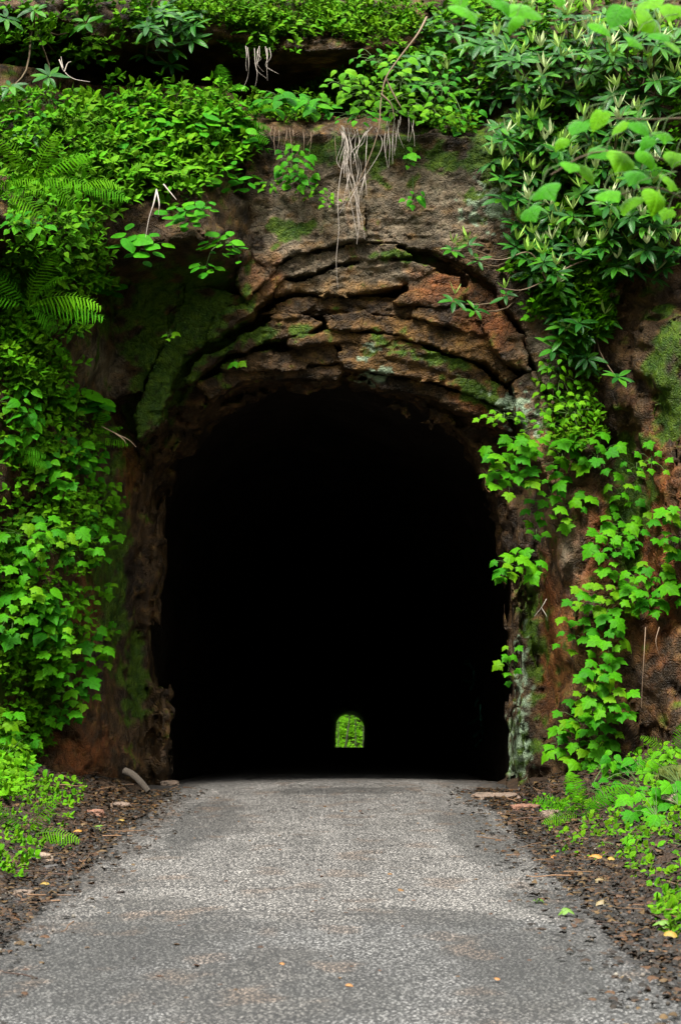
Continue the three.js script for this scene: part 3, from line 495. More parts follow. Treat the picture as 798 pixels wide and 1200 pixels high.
const L = 'lobed', LG = 'lobed-leaved shrubs on the cliff', lob = (label, size, patches, o) => herb('lobed_leaf_shrub', label, 'shrub', LG, L, size * .78, patches.map(([x, y, rx, ry, n]) => [x, y, rx * 1.25, ry * 1.25, n]), { more: size > .14 ? 1.3 : 1, off: .26, flat: .75, ...o });
lob('fine-leaved bright spray reaching left over the mossy shoulder of the arch', .1, [[590, 490, 28, 8, 12], [635, 500, 30, 12, 12], [668, 480, 26, 20, 12]], { mats: mats.bright, z: .45 });
lob('bushy lobed-leaved shrub sticking out into the right edge of the opening', .2, [[598, 548, 30, 28, 16], [612, 520, 22, 10, 5]], { z: .35 });
lob('lobed-leaved shrub with large flat leaves below the hanging evergreen', .23, [[658, 536, 34, 24, 10], [700, 530, 24, 24, 8]]);
lob('small dense lobed-leaved clump left of the mossy groove', .18, [[650, 590, 36, 28, 17], [628, 626, 10, 8, 2]]);
lob('lobed-leaved vine hanging halfway down the right rock wall', .19, [[728, 578, 22, 18, 7], [738, 622, 32, 20, 12], [716, 640, 26, 18, 9]]);
lob('little lobed-leaved clump at the right jamb below the bushy one', .2, [[606, 664, 28, 16, 10]], { z: .4 });
lob('leafy vine bulging out at the right edge halfway up the wall', .2, [[720, 698, 30, 26, 14], [762, 690, 34, 26, 18]]);
lob('few pale lobed leaves on bare wet rock', .17, [[680, 700, 20, 12, 5], [672, 742, 22, 24, 8]]);
lob('lone dangling seedling with dark leaves at the right edge of the opening', .16, [[596, 775, 14, 22, 6]], { z: .3 });
lob('lobed-leaved vine below the bulging one', .19, [[712, 752, 24, 22, 9], [700, 790, 20, 14, 6]]);
lob('broad lobed-leaved clump low on the right wall', .22, [[708, 820, 32, 24, 13], [680, 842, 30, 18, 9]]);
lob('lowest lobed-leaved clump above the fern by the jamb', .22, [[668, 872, 30, 18, 10], [700, 872, 24, 24, 9], [684, 894, 16, 8, 3]]);
lob('small lobed-leaved plant at the right edge above the wet boulder rock', .18, [[788, 640, 16, 14, 5], [786, 606, 12, 10, 4]]);
lob('tiny serrated plant rooted in the crack of the grey right wall', .12, [[762, 540, 20, 16, 9], [745, 548, 16, 10, 6]]);
lob('bright lobed-leaved plant standing tall on the right verge', .2, [[760, 948, 30, 22, 9], [785, 935, 16, 14, 5]], { z: 5.2, flat: .9 });
lob('lobed seedling with pale leaves at the right edge of the verge', .16, [[778, 985, 24, 22, 8]], { z: 6.2, flat: .9 });
lob('wide bank of lobed leaves on the left wall, in the middle of its height', .2, [[40, 628, 42, 20, 16], [82, 640, 38, 20, 14], [20, 660, 26, 20, 8], [100, 612, 30, 16, 9], [118, 640, 22, 18, 8]]);
lob('star-leaved seedling on the left wall above the wide bank', .2, [[62, 562, 24, 14, 6]]);
lob('lobed-leaved shrub at the left edge beneath the wide bank', .2, [[16, 720, 26, 26, 10], [40, 700, 24, 16, 8]]);
lob('bright star-leaved vine hanging beside the left jamb', .19, [[100, 765, 28, 26, 13], [70, 756, 22, 16, 7], [62, 788, 22, 16, 8], [90, 808, 26, 18, 9], [80, 836, 16, 12, 5]]);
lob('lobed-leaved plant low at the left edge above the stream of litter', .21, [[22, 885, 26, 22, 9], [10, 850, 16, 16, 5]], { off: .3 });
lob('dark lobed seedling below the star-leaved vine', .16, [[56, 848, 14, 12, 4], [38, 870, 16, 10, 4]]);
lob('single small lobed leaf plant at the left jamb near mid height', .13, [[132, 742, 10, 8, 4]]);
lob('yellow-green seedling on the mossy left rib', .11, [[124, 692, 12, 9, 6]], { mats: mats.bright });
lob('lone bright leaf sprouting from the dark left shoulder of the arch', .13, [[276, 428, 7, 6, 2]], { z: .25 });
lob('tiny seedling at the top edge of the moss slab on the left shoulder', .1, [[200, 393, 10, 4, 4]], { mats: mats.bright, z: .35 });
lob('leafy sapling spray above the fern in the upper left corner', .13, [[100, 66, 30, 12, 14], [116, 56, 22, 8, 8]], { mats: mats.bright, off: .35 });

const TG = 'clover-leaved herbs on the left bank', tri = (label, size, patches, o) => herb('round_leaf_herb', label, 'herb', TG, 'round', size, patches, { flat: 1.15, hang: .5, ...o });
tri('row of round-leaved herbs along the top of the left bank under the dark undercut', .15, [[150, 120, 40, 14, 18], [215, 112, 40, 16, 18], [180, 134, 50, 14, 18]], { off: .3 });
tri('round-leaved herbs in the middle of the left bank', .15, [[190, 160, 46, 22, 26], [236, 150, 36, 22, 18], [140, 176, 36, 20, 16]], { off: .3 });
tri('round-leaved herbs at the right end of the left bank next to bare rock', .15, [[270, 135, 26, 20, 14], [285, 160, 24, 16, 10]], { off: .3 });
tri('yellowish round-leaved herbs at the lower front of the left bank', .15, [[165, 208, 42, 20, 24], [205, 200, 30, 18, 14]], { mats: mats.bright, off: .32 });
tri('round-leaved herb trailing onto the bare rock from the left bank', .14, [[262, 205, 30, 18, 14], [290, 212, 20, 14, 8]], { off: .25 });
tri('hanging round-leaved herb in front of the dark hollow under the left bank', .13, [[215, 252, 28, 16, 16], [238, 244, 20, 10, 8]], { z: 1.15 });
tri('lowest hanging round-leaved herb beside the red broken rock', .13, [[258, 285, 28, 14, 14], [240, 315, 18, 8, 7], [280, 296, 10, 14, 4]], { z: 1.0 });
tri('big-leaved herb hanging at the left end of the hollow', .2, [[172, 290, 26, 22, 9], [150, 280, 20, 16, 5]], { z: 1.25, mats: mats.round });
tri('large-leaved herb above the small fern on the left wall', .24, [[100, 470, 26, 12, 7], [118, 478, 14, 12, 4], [72, 466, 14, 10, 3]]);
tri('pair of broad leaves sticking out beside the arching fern', .2, [[128, 336, 20, 10, 6], [112, 330, 10, 8, 3]], { off: .35 });

const SG = 'pointed-leaved herbs on the banks', sh = (label, size, patches, o) => herb('pointed_leaf_herb', label, 'herb', SG, 'sharp', size, patches, o);
sh('pointed-leaved herbs in the upper left behind the ferns', .12, [[60, 126, 50, 16, 22], [110, 140, 40, 18, 20], [30, 140, 28, 18, 12]], { off: .3, flat: .9 });
sh('bright pointed-leaved bush on the left bank above the arching fern', .12, [[70, 290, 34, 20, 24], [86, 318, 30, 16, 18], [60, 332, 30, 12, 12]], { mats: mats.bright, off: .3 });
sh('pointed-leaved herbs in the shade below the upper ferns', .12, [[30, 262, 34, 14, 14], [80, 258, 30, 12, 12]], { off: .3 });
sh('heart-leaved vine at the left edge above the star-leaved seedling', .13, [[24, 476, 26, 26, 16], [36, 500, 20, 18, 9], [12, 520, 14, 14, 5]], { off: .2 });
sh('dark pointed-leaved herb below the small fern on the left wall', .15, [[86, 530, 26, 20, 12], [60, 540, 18, 16, 6], [100, 555, 18, 14, 7], [112, 545, 20, 18, 8]], { off: .18 });
sh('small-leaved trailing plant on the bare left rib above the moss', .09, [[124, 575, 22, 14, 16], [112, 596, 22, 14, 14], [140, 588, 12, 8, 6]], { mats: mats.bright, off: .16 });
sh('dark pointed-leaved vine between the wide bank and the star-leaved vine', .17, [[56, 706, 22, 18, 10], [50, 738, 26, 16, 10], [74, 726, 18, 16, 7]], { off: .18 });
sh('small-leaved sprig on the reddish rock of the left wall', .1, [[84, 712, 20, 14, 10], [94, 736, 16, 14, 8], [104, 700, 18, 18, 8]], { mats: mats.bright });
sh('small shrub growing on the upper face beside the hanging roots', .11, [[345, 190, 24, 24, 26], [350, 212, 24, 12, 12]], { z: .26, off: .16 });
sh('bright trailing herb at the foot of the small face shrub', .07, [[318, 218, 20, 8, 12], [370, 226, 24, 10, 14], [386, 236, 16, 8, 8]], { z: .26, mats: mats.bright, off: .1 });
sh('sparse seedling right of the hanging roots', .11, [[482, 186, 10, 12, 6], [484, 232, 16, 10, 8]], { z: .24, off: .12 });
sh('yellowish pointed-leaved herbs on the top shelf', .1, [[340, 30, 50, 16, 34], [410, 26, 40, 16, 26], [300, 40, 24, 12, 12]], { mats: mats.bright, off: .2, flat: .9 });
sh('broad-leaved herbs on the ledge below the dark undercut', .17, [[330, 118, 36, 16, 18], [370, 124, 30, 14, 14]], { z: .1, off: .3, flat: .9 });
sh('thick pointed-leaved herbs on the ledge above the hanging roots', .13, [[430, 110, 34, 26, 30], [470, 90, 30, 26, 22], [505, 125, 30, 24, 20], [400, 96, 24, 16, 12], [470, 132, 34, 10, 14]], { z: .1, off: .4, flat: .8, mats: mats.bright });
sh('dense small leaves on the ledge at the foot of the dark evergreen shrub', .1, [[520, 100, 34, 26, 22], [545, 140, 26, 18, 14], [440, 70, 34, 14, 16], [420, 138, 40, 8, 14]], { z: .15, off: .4, flat: .8 });
sh('bright narrow fringe of leaves between evergreen and lobed leaves on the right wall', .1, [[655, 440, 26, 26, 18], [680, 470, 28, 22, 18], [640, 470, 22, 16, 10], [668, 345, 24, 30, 12]], { off: .25, mats: mats.bright });
sh('bright herb at the foot of the left wall beside the small fern', .13, [[36, 930, 30, 16, 14], [60, 915, 20, 12, 8]], { z: 1.8, flat: .9, mats: mats.bright });
sh('herbs at the left edge of the litter', .13, [[14, 960, 18, 20, 10], [40, 968, 22, 12, 8]], { z: 3.2, flat: .9 });
sh('tall herb with rounded leaves at the foot of the right wall', .13, [[690, 925, 26, 10, 9], [726, 910, 26, 16, 12], [745, 900, 22, 12, 9], [716, 892, 14, 12, 6]], { z: 2.2, flat: .9 });
sh('bright herbs climbing the verge at the right edge', .13, [[780, 890, 22, 16, 12], [765, 905, 18, 12, 8]], { z: 3.2, flat: .9, mats: mats.bright });
sh('low bright herb carpet left of the verge fern', .09, [[648, 940, 22, 8, 14], [630, 944, 14, 6, 7]], { z: 1.7, flat: 1, mats: mats.bright });
sh('low herb patch right of the verge fern', .1, [[715, 945, 28, 12, 18], [700, 962, 20, 10, 10], [740, 930, 18, 10, 8]], { z: 3.2, flat: 1, mats: mats.bright });
sh('leafy herbs spilling over the litter near the right edge', .11, [[748, 978, 30, 16, 16], [722, 968, 26, 12, 12], [786, 968, 18, 16, 8]], { z: 5.0, flat: 1 });
sh('lowest herbs at the right edge of the picture beside the damp road', .1, [[790, 1048, 14, 18, 8], [784, 1080, 14, 12, 6]], { z: 8.2, flat: 1 });
sh('herbs creeping from the left wall foot towards the road', .11, [[80, 952, 24, 10, 10], [96, 968, 20, 8, 6], [30, 990, 26, 12, 10]], { z: 3.0, flat: 1 });
sh('small seedlings in the middle of the right verge', .1, [[688, 990, 20, 12, 10], [706, 978, 16, 8, 6]], { z: 5.2, flat: 1 });
sh('small dark seedlings at the right edge near the camera', .1, [[780, 1010, 18, 12, 8], [762, 1000, 14, 8, 5]], { z: 7, flat: 1 });
sh('few seedlings beside the flat stone at the right jamb', .09, [[600, 943, 10, 4, 5], [590, 938, 8, 4, 4]], { z: .9, flat: 1, mats: mats.bright });

fern('arching fern on the left bank with one long frond reaching right', 44, 372, .72, [[8, .5, .95], [58, .45, 1.05], [74, .4, 1.15], [-30, .4, .9], [28, .8, .8], [-62, .5, .9], [100, .6, .6]], .6);
fern('large fern with tall fronds in the upper left', 50, 228, .62, [[-20, .5], [12, .4], [45, .4, 1.1], [70, .5], [-50, .5], [88, .6, .9], [-75, .7, .8]], .5);
fern('fern in front of the tall upper left fern', 96, 232, .55, [[0, .6], [42, .5], [75, .6], [-48, .5], [-80, .6]], .3);
fern('fern spilling over at the left edge above the bright bush', 14, 236, .5, [[20, .8], [70, .8], [95, .9], [-30, .7], [130, .8]], .35);
fern('small upright fern against the dark undercut', 265, 118, .4, [[-6, .1, 1.1], [30, .3, .8], [-40, .3, .7]], .2);
fern('fern between the round-leaved herbs and the bare rock', 278, 150, .45, [[30, .6], [70, .6], [-10, .4], [110, .7]], .2);
fern('small bright fern on the left wall below the large-leaved herb', 112, 520, .42, [[-32, .5], [8, .5, .9], [38, .5, .9], [70, .6], [-70, .6, .9]], .28);
fern('little fern at the left edge above the star-leaved seedling', 22, 530, .36, [[60, .6], [20, .5], [-30, .5], [95, .6]], .15);
fern('small fern among herbs at the foot of the left wall', 66, 960, .42, [[20, .5], [-25, .5], [60, .6], [-62, .7], [90, .7]], .1);
fern('fern on the right verge close to the jamb', 680, 955, .52, [[-6, .15, .9], [38, .2, 1], [-45, .4, .9], [68, .6, .8], [-75, .5, .8], [15, .6, .7]], .12);
fern('grassy fern tuft on the mossy stone at the right edge', 786, 890, .45, [[10, .3], [-30, .4], [40, .4], [-60, .6], [-80, .7]], .1);

// carpets of small leaves between the plants
const inEllipses = (list) => (r) => { const e = pick(r, list), q = Math.sqrt(r()), a = r() * 6.283; return [e[0] + e[2] * q * Math.cos(a), e[1] + e[3] * q * Math.sin(a)]; };
const carpetMat = leafMat(.066, .228, .003, .55, .25, .1), brightCarpet = leafMat(.075, .235, .004, .55, .28, .1);
cover('bank_undergrowth', 'dense small-leaved undergrowth covering the upper left bank', 'undergrowth', 'sharp', carpetMat, 2300, .075, inEllipses([[60, 165, 80, 46], [60, 220, 80, 60], [160, 160, 90, 42], [170, 210, 80, 34], [245, 162, 46, 38], [60, 300, 60, 50], [40, 360, 50, 40], [30, 420, 46, 40]]), { off: .32 });
cover('wall_undergrowth', 'small-leaved undergrowth scattered over the lower left wall', 'undergrowth', 'sharp', carpetMat, 1250, .072, inEllipses([[30, 480, 50, 60], [80, 500, 44, 44], [40, 570, 60, 50], [90, 600, 40, 40], [40, 650, 60, 50], [40, 720, 60, 50], [30, 780, 40, 40], [20, 860, 36, 40], [10, 910, 24, 30]]), { off: .16 });
cover('shelf_undergrowth', 'bright small-leaved carpet on the shelves along the top', 'undergrowth', 'sharp', brightCarpet, 3600, .062, inEllipses([[340, 24, 70, 26], [430, 26, 60, 24], [300, 36, 40, 16], [430, 100, 70, 36], [490, 90, 50, 50], [340, 128, 50, 16], [530, 130, 40, 30], [250, 20, 50, 20]]), { off: .2 });
cover('evergreen_undergrowth', 'dark undergrowth filling the gaps behind the evergreen shrubs', 'undergrowth', 'sharp', carpetMat, 3000, .08, inEllipses([[560, 60, 90, 70], [680, 60, 110, 70], [760, 120, 60, 90], [640, 200, 60, 70], [720, 250, 80, 70], [660, 330, 50, 50], [690, 370, 30, 40], [100, 20, 120, 24]]), { off: .4 });
cover('bright_wall_leaves', 'bright small leaves under the hanging evergreen on the right wall', 'undergrowth', 'sharp', brightCarpet, 420, .065, inEllipses([[670, 440, 36, 50], [670, 500, 34, 30], [650, 350, 30, 40]]), { off: .18 });
cover('verge_undergrowth', 'scattered tiny seedlings among the litter of the verges', 'undergrowth', 'round', brightCarpet, 520, .045, inEllipses([[730, 950, 70, 40], [770, 900, 40, 30], [700, 985, 60, 30], [770, 1000, 40, 40], [650, 945, 40, 10], [40, 950, 50, 40], [20, 1000, 30, 30], [60, 930, 40, 20], [785, 1070, 16, 30]]), { off: .04 });

// ---------- overhanging tree near the camera ----------
{
  const r = rng(501), root = base('redbud_tree', V(2.75, groundY(2.75, 14.6) - .05, 14.6)), rel = (p) => p.clone().sub(root.position), P = (px, py, z) => rel(spot(px, py, z));
  mesh('trunk', tube([V(0, 0, 0), V(-.05, 1.2, .05), V(.02, 2.2, 0), V(-.1, 3.4, -.1), V(.05, 4.6, 0)], .075, .03, 9, 14), barkMat, root);
  const limbs = [
    [V(-.02, 1.7, 0), [[860, 250, 14.8], [800, 205, 15], [740, 190, 15.1], [690, 190, 15.2], [645, 215, 15.2]]],
    [V(-.02, 1.6, 0), [[900, 300, 14.6], [820, 255, 14.9], [770, 230, 15], [720, 240, 15.1]]],
    [V(-.05, 2.2, 0), [[880, 180, 14.6], [810, 150, 14.9], [760, 150, 15], [690, 148, 15.2]]],
    [V(-.08, 2.6, 0), [[900, 40, 14.5], [800, 10, 14.8], [750, 22, 15], [715, 40, 15]]],
    [V(-.1, 3.1, 0), [[900, -60, 14.5], [740, -40, 14.9], [640, -20, 15.1], [560, -8, 15.2], [535, 2, 15.2]]],
  ];
  for (const [from, pts] of limbs) mesh('branch', tube([from, ...pts.map(([x, y, z]) => P(x, y - 10, z - .3))], .006, .002, 6, 14), stemMat, root);
  const spots = [[640, 222, 1.1], [622, 250, .75], [668, 196, .8], [690, 205, .85], [700, 180, .95], [676, 150, .8], [700, 142, .9], [725, 150, .75], [655, 168, .7], [728, 188, 1], [745, 205, .95], [760, 186, .85], [735, 238, .9], [715, 228, .8], [768, 236, .9], [786, 214, .95], [790, 186, .9], [778, 158, .8], [752, 150, .85], [700, 246, .7], [780, 250, .7], [756, 168, .7],
    [548, 14, 1.05], [538, 0, .8], [592, 6, .9], [612, 12, 1.1], [600, 28, .7], [566, -4, .8], [655, 0, .8], [580, -8, .9],
    [706, 34, .9], [735, 12, .95], [758, 26, 1.05], [786, 14, 1], [775, 42, .95], [742, 48, .8], [790, 56, .8], [722, 20, .8], [765, 4, .9]];
  for (const [px, py, k] of spots) {
    const z = 15 + .5 * (r() - .5), nor = V((r() - .5) * 1.9, .25 + .9 * r(), .8).normalize(), tip = V((r() - .65) * 1.6, -.8, .5 * (r() - .3)); tip.addScaledVector(nor, -tip.dot(nor)).normalize();
    const size = .098 * k * (.75 + .4 * r()), at = spot(px, py, z).addScaledVector(tip, -size * .45);
    addLeaf(root, pick(r, shapes.heart), pick(r, mats.heart), leafMatrix(at.clone(), tip, nor, size));
    mesh('leaf_stalk', tube([rel(at), rel(at).add(V(.02, .05, -.01)), rel(at).add(V(.055 + .03 * r(), .07, -.03))], .0016, .002, 4, 4), greenStemMat, root);
  }
  tag(root, 'slender tree reaching in from the right with large heart-shaped leaves near the camera', 'tree');
}

// ---------- roots and dead twigs ----------
function strands(name, label, category, mat, list, o = {}) {     // list: [points on the drawing], z in front of the face
  const r = rng(seedCount++), root = base(name, spot(...list[0][0], o.z ?? .4)), rel = (p) => p.sub(root.position);
  for (const pts of list) mesh(o.part || 'root', tube(pts.map(([x, y, dz = 0], i) => rel(spot(x, y, (o.z ?? .4) + dz + .05 * (r() - .5)))), (o.r ?? .007) * (.7 + .6 * r()), (o.r ?? .007) * .3, 5, pts.length * 4), mat, root);
  return tag(root, label, category, o.group || 'roots and twigs hanging on the cliff');
}
{
  const r = rng(640), list = [];
  for (let i = 0; i < 14; i++) {
    const x0 = 398 + 44 * r() * r(), x1 = mix(x0, 398 + 30 * r(), .9), len = 40 + 105 * r(), pts = [[x0, 146 + 6 * r(), -.2]];
    for (let k = 1; k <= 5; k++) pts.push([mix(x0, x1, k / 5) + 9 * (r() - .5), 150 + len * k / 5, .02 * k * (r() - .2)]);
    list.push(pts);
  }
  for (let i = 0; i < 10; i++) { const q = list[Math.floor(r() * 14)][2 + Math.floor(r() * 2)], sx = (r() - .5) * 24, sl = 14 + 26 * r(); list.push([[q[0], q[1]], [q[0] + sx * .6, q[1] + sl * .5], [q[0] + sx, q[1] + sl]]); }
  list.push([[412, 150, -.2], [402, 190], [396, 230], [397, 270], [394, 305], [396, 338]], [[440, 150, -.2], [448, 170], [432, 200], [414, 222], [398, 250]]);
  strands('hanging_roots', 'pale bundle of thin roots hanging from the ledge over the arch', 'roots', rootMat, list, { z: .5, r: .0042 });
  const g = []; for (let i = 0; i < 9; i++) { const x = 286 + 36 * r(), y = 54 + 4 * r(), s = 18 + 36 * r(); g.push([[x, y, -.1], [x + 5 * (r() - .5), y + s * .4], [x + 12 * (r() - .4), y + s * .7], [x + 22 * (r() - .35), y + s]]); }
  strands('hanging_roots', 'short tangled roots under the shelf in front of the dark undercut', 'roots', rootMat, g, { z: .75, r: .003 });
  const w = []; for (let i = 0; i < 12; i++) { const x = 448 + 40 * r(), y = 130 + 14 * r(), s = 22 + 34 * r(); w.push([[x, y, -.1], [x + 8 * (r() - .5), y + s * .5], [x + 14 * (r() - .5), y + s]]); }
  strands('hanging_roots', 'short dry rootlets right of the pale bundle', 'roots', rootMat, w, { z: .5, r: .0042 });
  const q = []; for (let i = 0; i < 14; i++) { const x = 318 + 76 * r(), y = 146 + 8 * r(), s = 12 + 24 * r(); q.push([[x, y, -.1], [x + 6 * (r() - .5), y + s * .5], [x + 10 * (r() - .5), y + s]]); }
  strands('hanging_roots', 'fringe of dead rootlets along the ledge left of the pale bundle', 'roots', twigMat, q, { z: .48, r: .004 });
  strands('dead_twig', 'long bare stem arching down from the evergreen shrub past the pale roots', 'twig', twigMat, [[[500, 20, -.2], [488, 42], [468, 68], [452, 92], [446, 122], [444, 150], [430, 192], [412, 228]], [[446, 110], [458, 122], [462, 138]], [[452, 92], [462, 112], [470, 126]]], { z: .75, r: .011, part: 'stem' });
  strands('dead_twig', 'white dead stem hanging below the left bank', 'twig', rootMat, [[[184, 222, -.1], [180, 240], [175, 256], [171, 278]], [[184, 224, -.1], [187, 240], [186, 252]], [[192, 216, -.1], [202, 228], [207, 234]]], { z: 1.55, r: .008, part: 'stem' });
  strands('dead_twig', 'pale forked twig in front of the undercut at the upper left', 'twig', rootMat, [[[70, 70, -.1], [76, 84], [86, 92], [106, 96]], [[76, 84], [80, 74], [84, 72]], [[74, 80], [72, 66]]], { z: 1.2, r: .008, part: 'stem' });
  strands('dead_twig', 'dry reddish twig sticking out from the left wall beside the small fern', 'twig', twigMat, [[[120, 500, -.3], [136, 508], [152, 516], [160, 524]], [[136, 508], [146, 516], [148, 520]]], { z: 1.25, r: .008, part: 'stem' });
  strands('dead_twig', 'small forked twig on the right jamb', 'twig', rootMat, [[[640, 702, -.05], [634, 712], [626, 722]], [[634, 712], [640, 722], [641, 728]]], { z: .45, r: .006, part: 'stem' });
  strands('dead_twig', 'thin dry vine dangling down the right wall', 'twig', twigMat, [[[756, 735, -.1], [754, 770], [752, 805], [751, 830]], [[772, 735, -.1], [768, 752], [772, 768]]], { z: 1.05, r: .005, part: 'stem' });
  strands('dead_twig', 'bare branch curving out below the evergreen shrub at the arch shoulder', 'twig', twigMat, [[[700, 300, -.2], [668, 312], [640, 328], [610, 340], [590, 338]], [[640, 328], [620, 296], [590, 304], [556, 302]]], { z: .65, r: .008, part: 'stem' });
}

// ---------- stones, fallen wood and leaves ----------
function stoneGeo(seed, sx, sy, sz) {
  const n = createNoise3D(rng(seed)), g = new THREE.IcosahedronGeometry(1, 5), p = g.attributes.position, c = new Float32Array(6);
  for (let i = 0; i < p.count; i++) { const v = V(p.getX(i), p.getY(i), p.getZ(i)); voronoi(v.x * 1.3 + seed, v.y * 1.3, v.z * 1.3, c); const q = Math.max(Math.abs(v.x), Math.abs(v.y), Math.abs(v.z)), k = mix(1, .78 / q, .55) + .16 * n(v.x * 1.4, v.y * 1.4, v.z * 1.4) + .14 * (c[2] - .5) + .05 * n(v.x * 5, v.y * 5, v.z * 5); p.setXYZ(i, v.x * k * sx, v.y * k * sy, v.z * k * sz); }
  const m = mergeGeometries([g]); m.computeVertexNormals(); for (let i = 0; i < p.count; i++) m.attributes.uv.setXY(i, p.getX(i) + p.getY(i) * .5 + seed, p.getZ(i) + p.getY(i) * .5); return m;
}
const stoneMats = [[.19, .14, .10], [.05, .045, .042], [.13, .09, .065], [.16, .075, .045]].map(([r, g, b]) => new THREE.MeshStandardMaterial({ color: new THREE.Color().setRGB(r * 1.6, g * 1.6, b * 1.6), map: rockTint, bumpMap: rockBump, bumpScale: .03, roughness: .7 }));
for (const [px, py, sx, sy, sz, m, turn, label] of [
  [46, 1008, .11, .045, .09, 0, .2, 'flat tan stone lying in the left litter'],
  [62, 1022, .075, .045, .06, 1, .7, 'dark rounded stone just below the flat tan one'],
  [580, 938, .27, .07, .2, 2, .1, 'flat slab of fallen rock at the foot of the right jamb'],
  [614, 952, .16, .07, .12, 3, .5, 'reddish broken stone in front of the right jamb'],
  [645, 958, .12, .06, .1, 2, 1.1, 'brown stone at the edge of the right verge below the herb carpet'],
  [594, 958, .1, .05, .09, 2, .9, 'small brown stone between road and flat slab'],
  [140, 948, .12, .06, .1, 2, .4, 'brown stone at the foot of the left jamb'],
  [112, 956, .1, .05, .08, 3, 1.4, 'rusty stone in the litter by the left wall'],
  [200, 922, .12, .06, .1, 2, .4, 'low brown rubble at the left edge of the tunnel floor'],
  [790, 938, .12, .06, .1, 0, .3, 'pale stone at the right edge behind the tall lobed plant'],
  [30, 1050, .09, .035, .08, 2, 2, 'brown flat stone at the left edge of the road'],
]) { const h = hit(px, py), s = mesh('stone', stoneGeo(Math.floor(px * 7 + py), sx, sy, sz), stoneMats[m]); s.position.copy(h.p).add(V(0, sy * .25, 0)); s.rotation.y = turn; tag(s, label, 'stone', 'loose stones on the verges'); }
{ // mossy boulder under the fern tuft
  const h = hit(784, 915), g = stoneGeo(31, .2, .2, .2), s = mesh('mossy_stone', paint(g, (x, y, z) => lerp3([.03, .055, .006], [.07, .09, .012], clamp(.5 + noiseB(x * 14, y * 14, z * 14), 0, 1))), soilMat); s.position.copy(h.p).add(V(.06, -.04, 0)); tag(s, 'mossy boulder at the right edge of the verge', 'stone');
  const a = hit(150, 915).p, w = base('fallen_branch', spot(150, 918, .6).setY(groundY(PX(150), .6) + .14)); w.position.z = .7;
  mesh('wood', tube([V(-.02, .06, 0), V(.06, .03, .05), V(.16, -.05, .12), V(.24, -.14, .16)], .04, .032, 9, 10), new THREE.MeshStandardMaterial({ color: new THREE.Color().setRGB(.05, .038, .027), bumpMap: rockBump, bumpScale: .02, roughness: .85 }), w); tag(w, 'short piece of grey dead wood leaning at the left jamb', 'branch');
}
const deadGeo = [0, 1, 2].map((i) => { const g = outlineLeaf(i === 1 ? LOBED : SHARP, .4, 1.1, .8 - .5 * i, 700 + i); return g; });
const deadMat = new THREE.MeshPhysicalMaterial({ specularIntensity: .5, color: 0xffffff, map: leafTint, roughness: .55, side: THREE.DoubleSide });
const onVerge = (r) => { const left = r() < .48, z = .2 + 14.5 * Math.pow(r(), 1.15), t = Math.abs(r() + r() - 1) * 1.6 - .3 - (r() < .14 ? .45 * r() : 0); const x = left ? -(2.06 + t) : 1.74 + t; return [x, z]; };
function scatter(name, label, category, geos, mat, count, place, size, colours, lift = .012) {
  geos.forEach((g, gi) => {
    const r = rng(seedCount++), im = new THREE.InstancedMesh(g, mat, count), col = new THREE.Color(); im.name = numbered(name); let k = 0;
    for (let i = 0; i < count; i++) {
      const [x, z] = place(r), y = Math.max(groundY(x, z), x > edgeL(z) && x < edgeR(z) ? roadY(z) + Math.max(0, .03 * (1 - (x / 1.9) ** 2)) : -9) + lift * r(), s = size * (.5 + r());
      if (z < .3 && cliffField(x, y + .05, z) < 0) continue;
      M4.compose(V(x, y + .004, z), new THREE.Quaternion().setFromEuler(new THREE.Euler(-Math.PI / 2 + (r() - .5) * .75, (r() - .5) * .75, r() * 6.28, 'YXZ')), V(s, s, s)); im.setMatrixAt(k, M4); const c = pick(r, colours), v = .45 + .75 * r(); col.setRGB(c[0] * v, c[1] * v, c[2] * v); im.setColorAt(k++, col);
    }
    im.count = k; im.castShadow = im.receiveShadow = true; scene.add(im); tag(im, label[gi] || label[0], category, null, 'stuff');
  });
}
const BROWN = [[.035, .017, .008], [.018, .011, .007], [.05, .024, .010], [.012, .010, .010], [.010, .009, .009], [.07, .03, .011], [.022, .012, .008], [.014, .010, .008], [.014, .009, .006], [.10, .06, .03]];
scatter('leaf_litter', ['dark brown leaf litter heaped along both verges', 'brown lobed dead leaves mixed into the litter', 'curled dead leaves mixed into the litter'], 'leaf litter', deadGeo, deadMat, 6000, onVerge, .042, BROWN, .035);
const twigGeo = tube([V(0, -.5, 0), V(.03, -.1, .01), V(-.02, .3, 0), V(.04, .5, .01)], .02, .008, 4, 6);
scatter('twig_litter', ['thin dead twigs strewn in the litter'], 'twigs', [twigGeo], twigMat, 240, onVerge, .2, [[.6, .5, .4], [1, .8, .6], [.4, .3, .3]], .05);
const pebble = stoneGeo(5, 1, .6, .8), pebbleSmall = new THREE.IcosahedronGeometry(1, 1);
scatter('gravel', ['loose pale pebbles along the road edges'], 'gravel', [pebbleSmall], new THREE.MeshStandardMaterial({ color: 0xffffff, roughness: .8 }), 900, (r) => { const left = r() < .5, t = (r() + r() + r() - 1.5) * .4; return [left ? -1.95 + t : 1.66 + t, .2 + 15 * r()]; }, .008, [[.11, .095, .08], [.07, .055, .04], [.045, .035, .03], [.16, .145, .12]], .004);
scatter('road_specks', ['small bits of leaf and bark scattered on the asphalt'], 'debris', [deadGeo[0]], deadMat, 130, (r) => [(r() - .5) * 3.4, 1 + 14 * r()], .035, [[.1, .04, .02], [.06, .03, .02], [.16, .08, .03]], .002);
const fallen = [[.34, .16, .012], [.26, .17, .015], [.09, .20, .015], [.20, .15, .09], [.3, .12, .02]].map(([r, g, b]) => new THREE.MeshStandardMaterial({ color: new THREE.Color().setRGB(r, g, b), map: leafTint, roughness: .5, side: THREE.DoubleSide }));
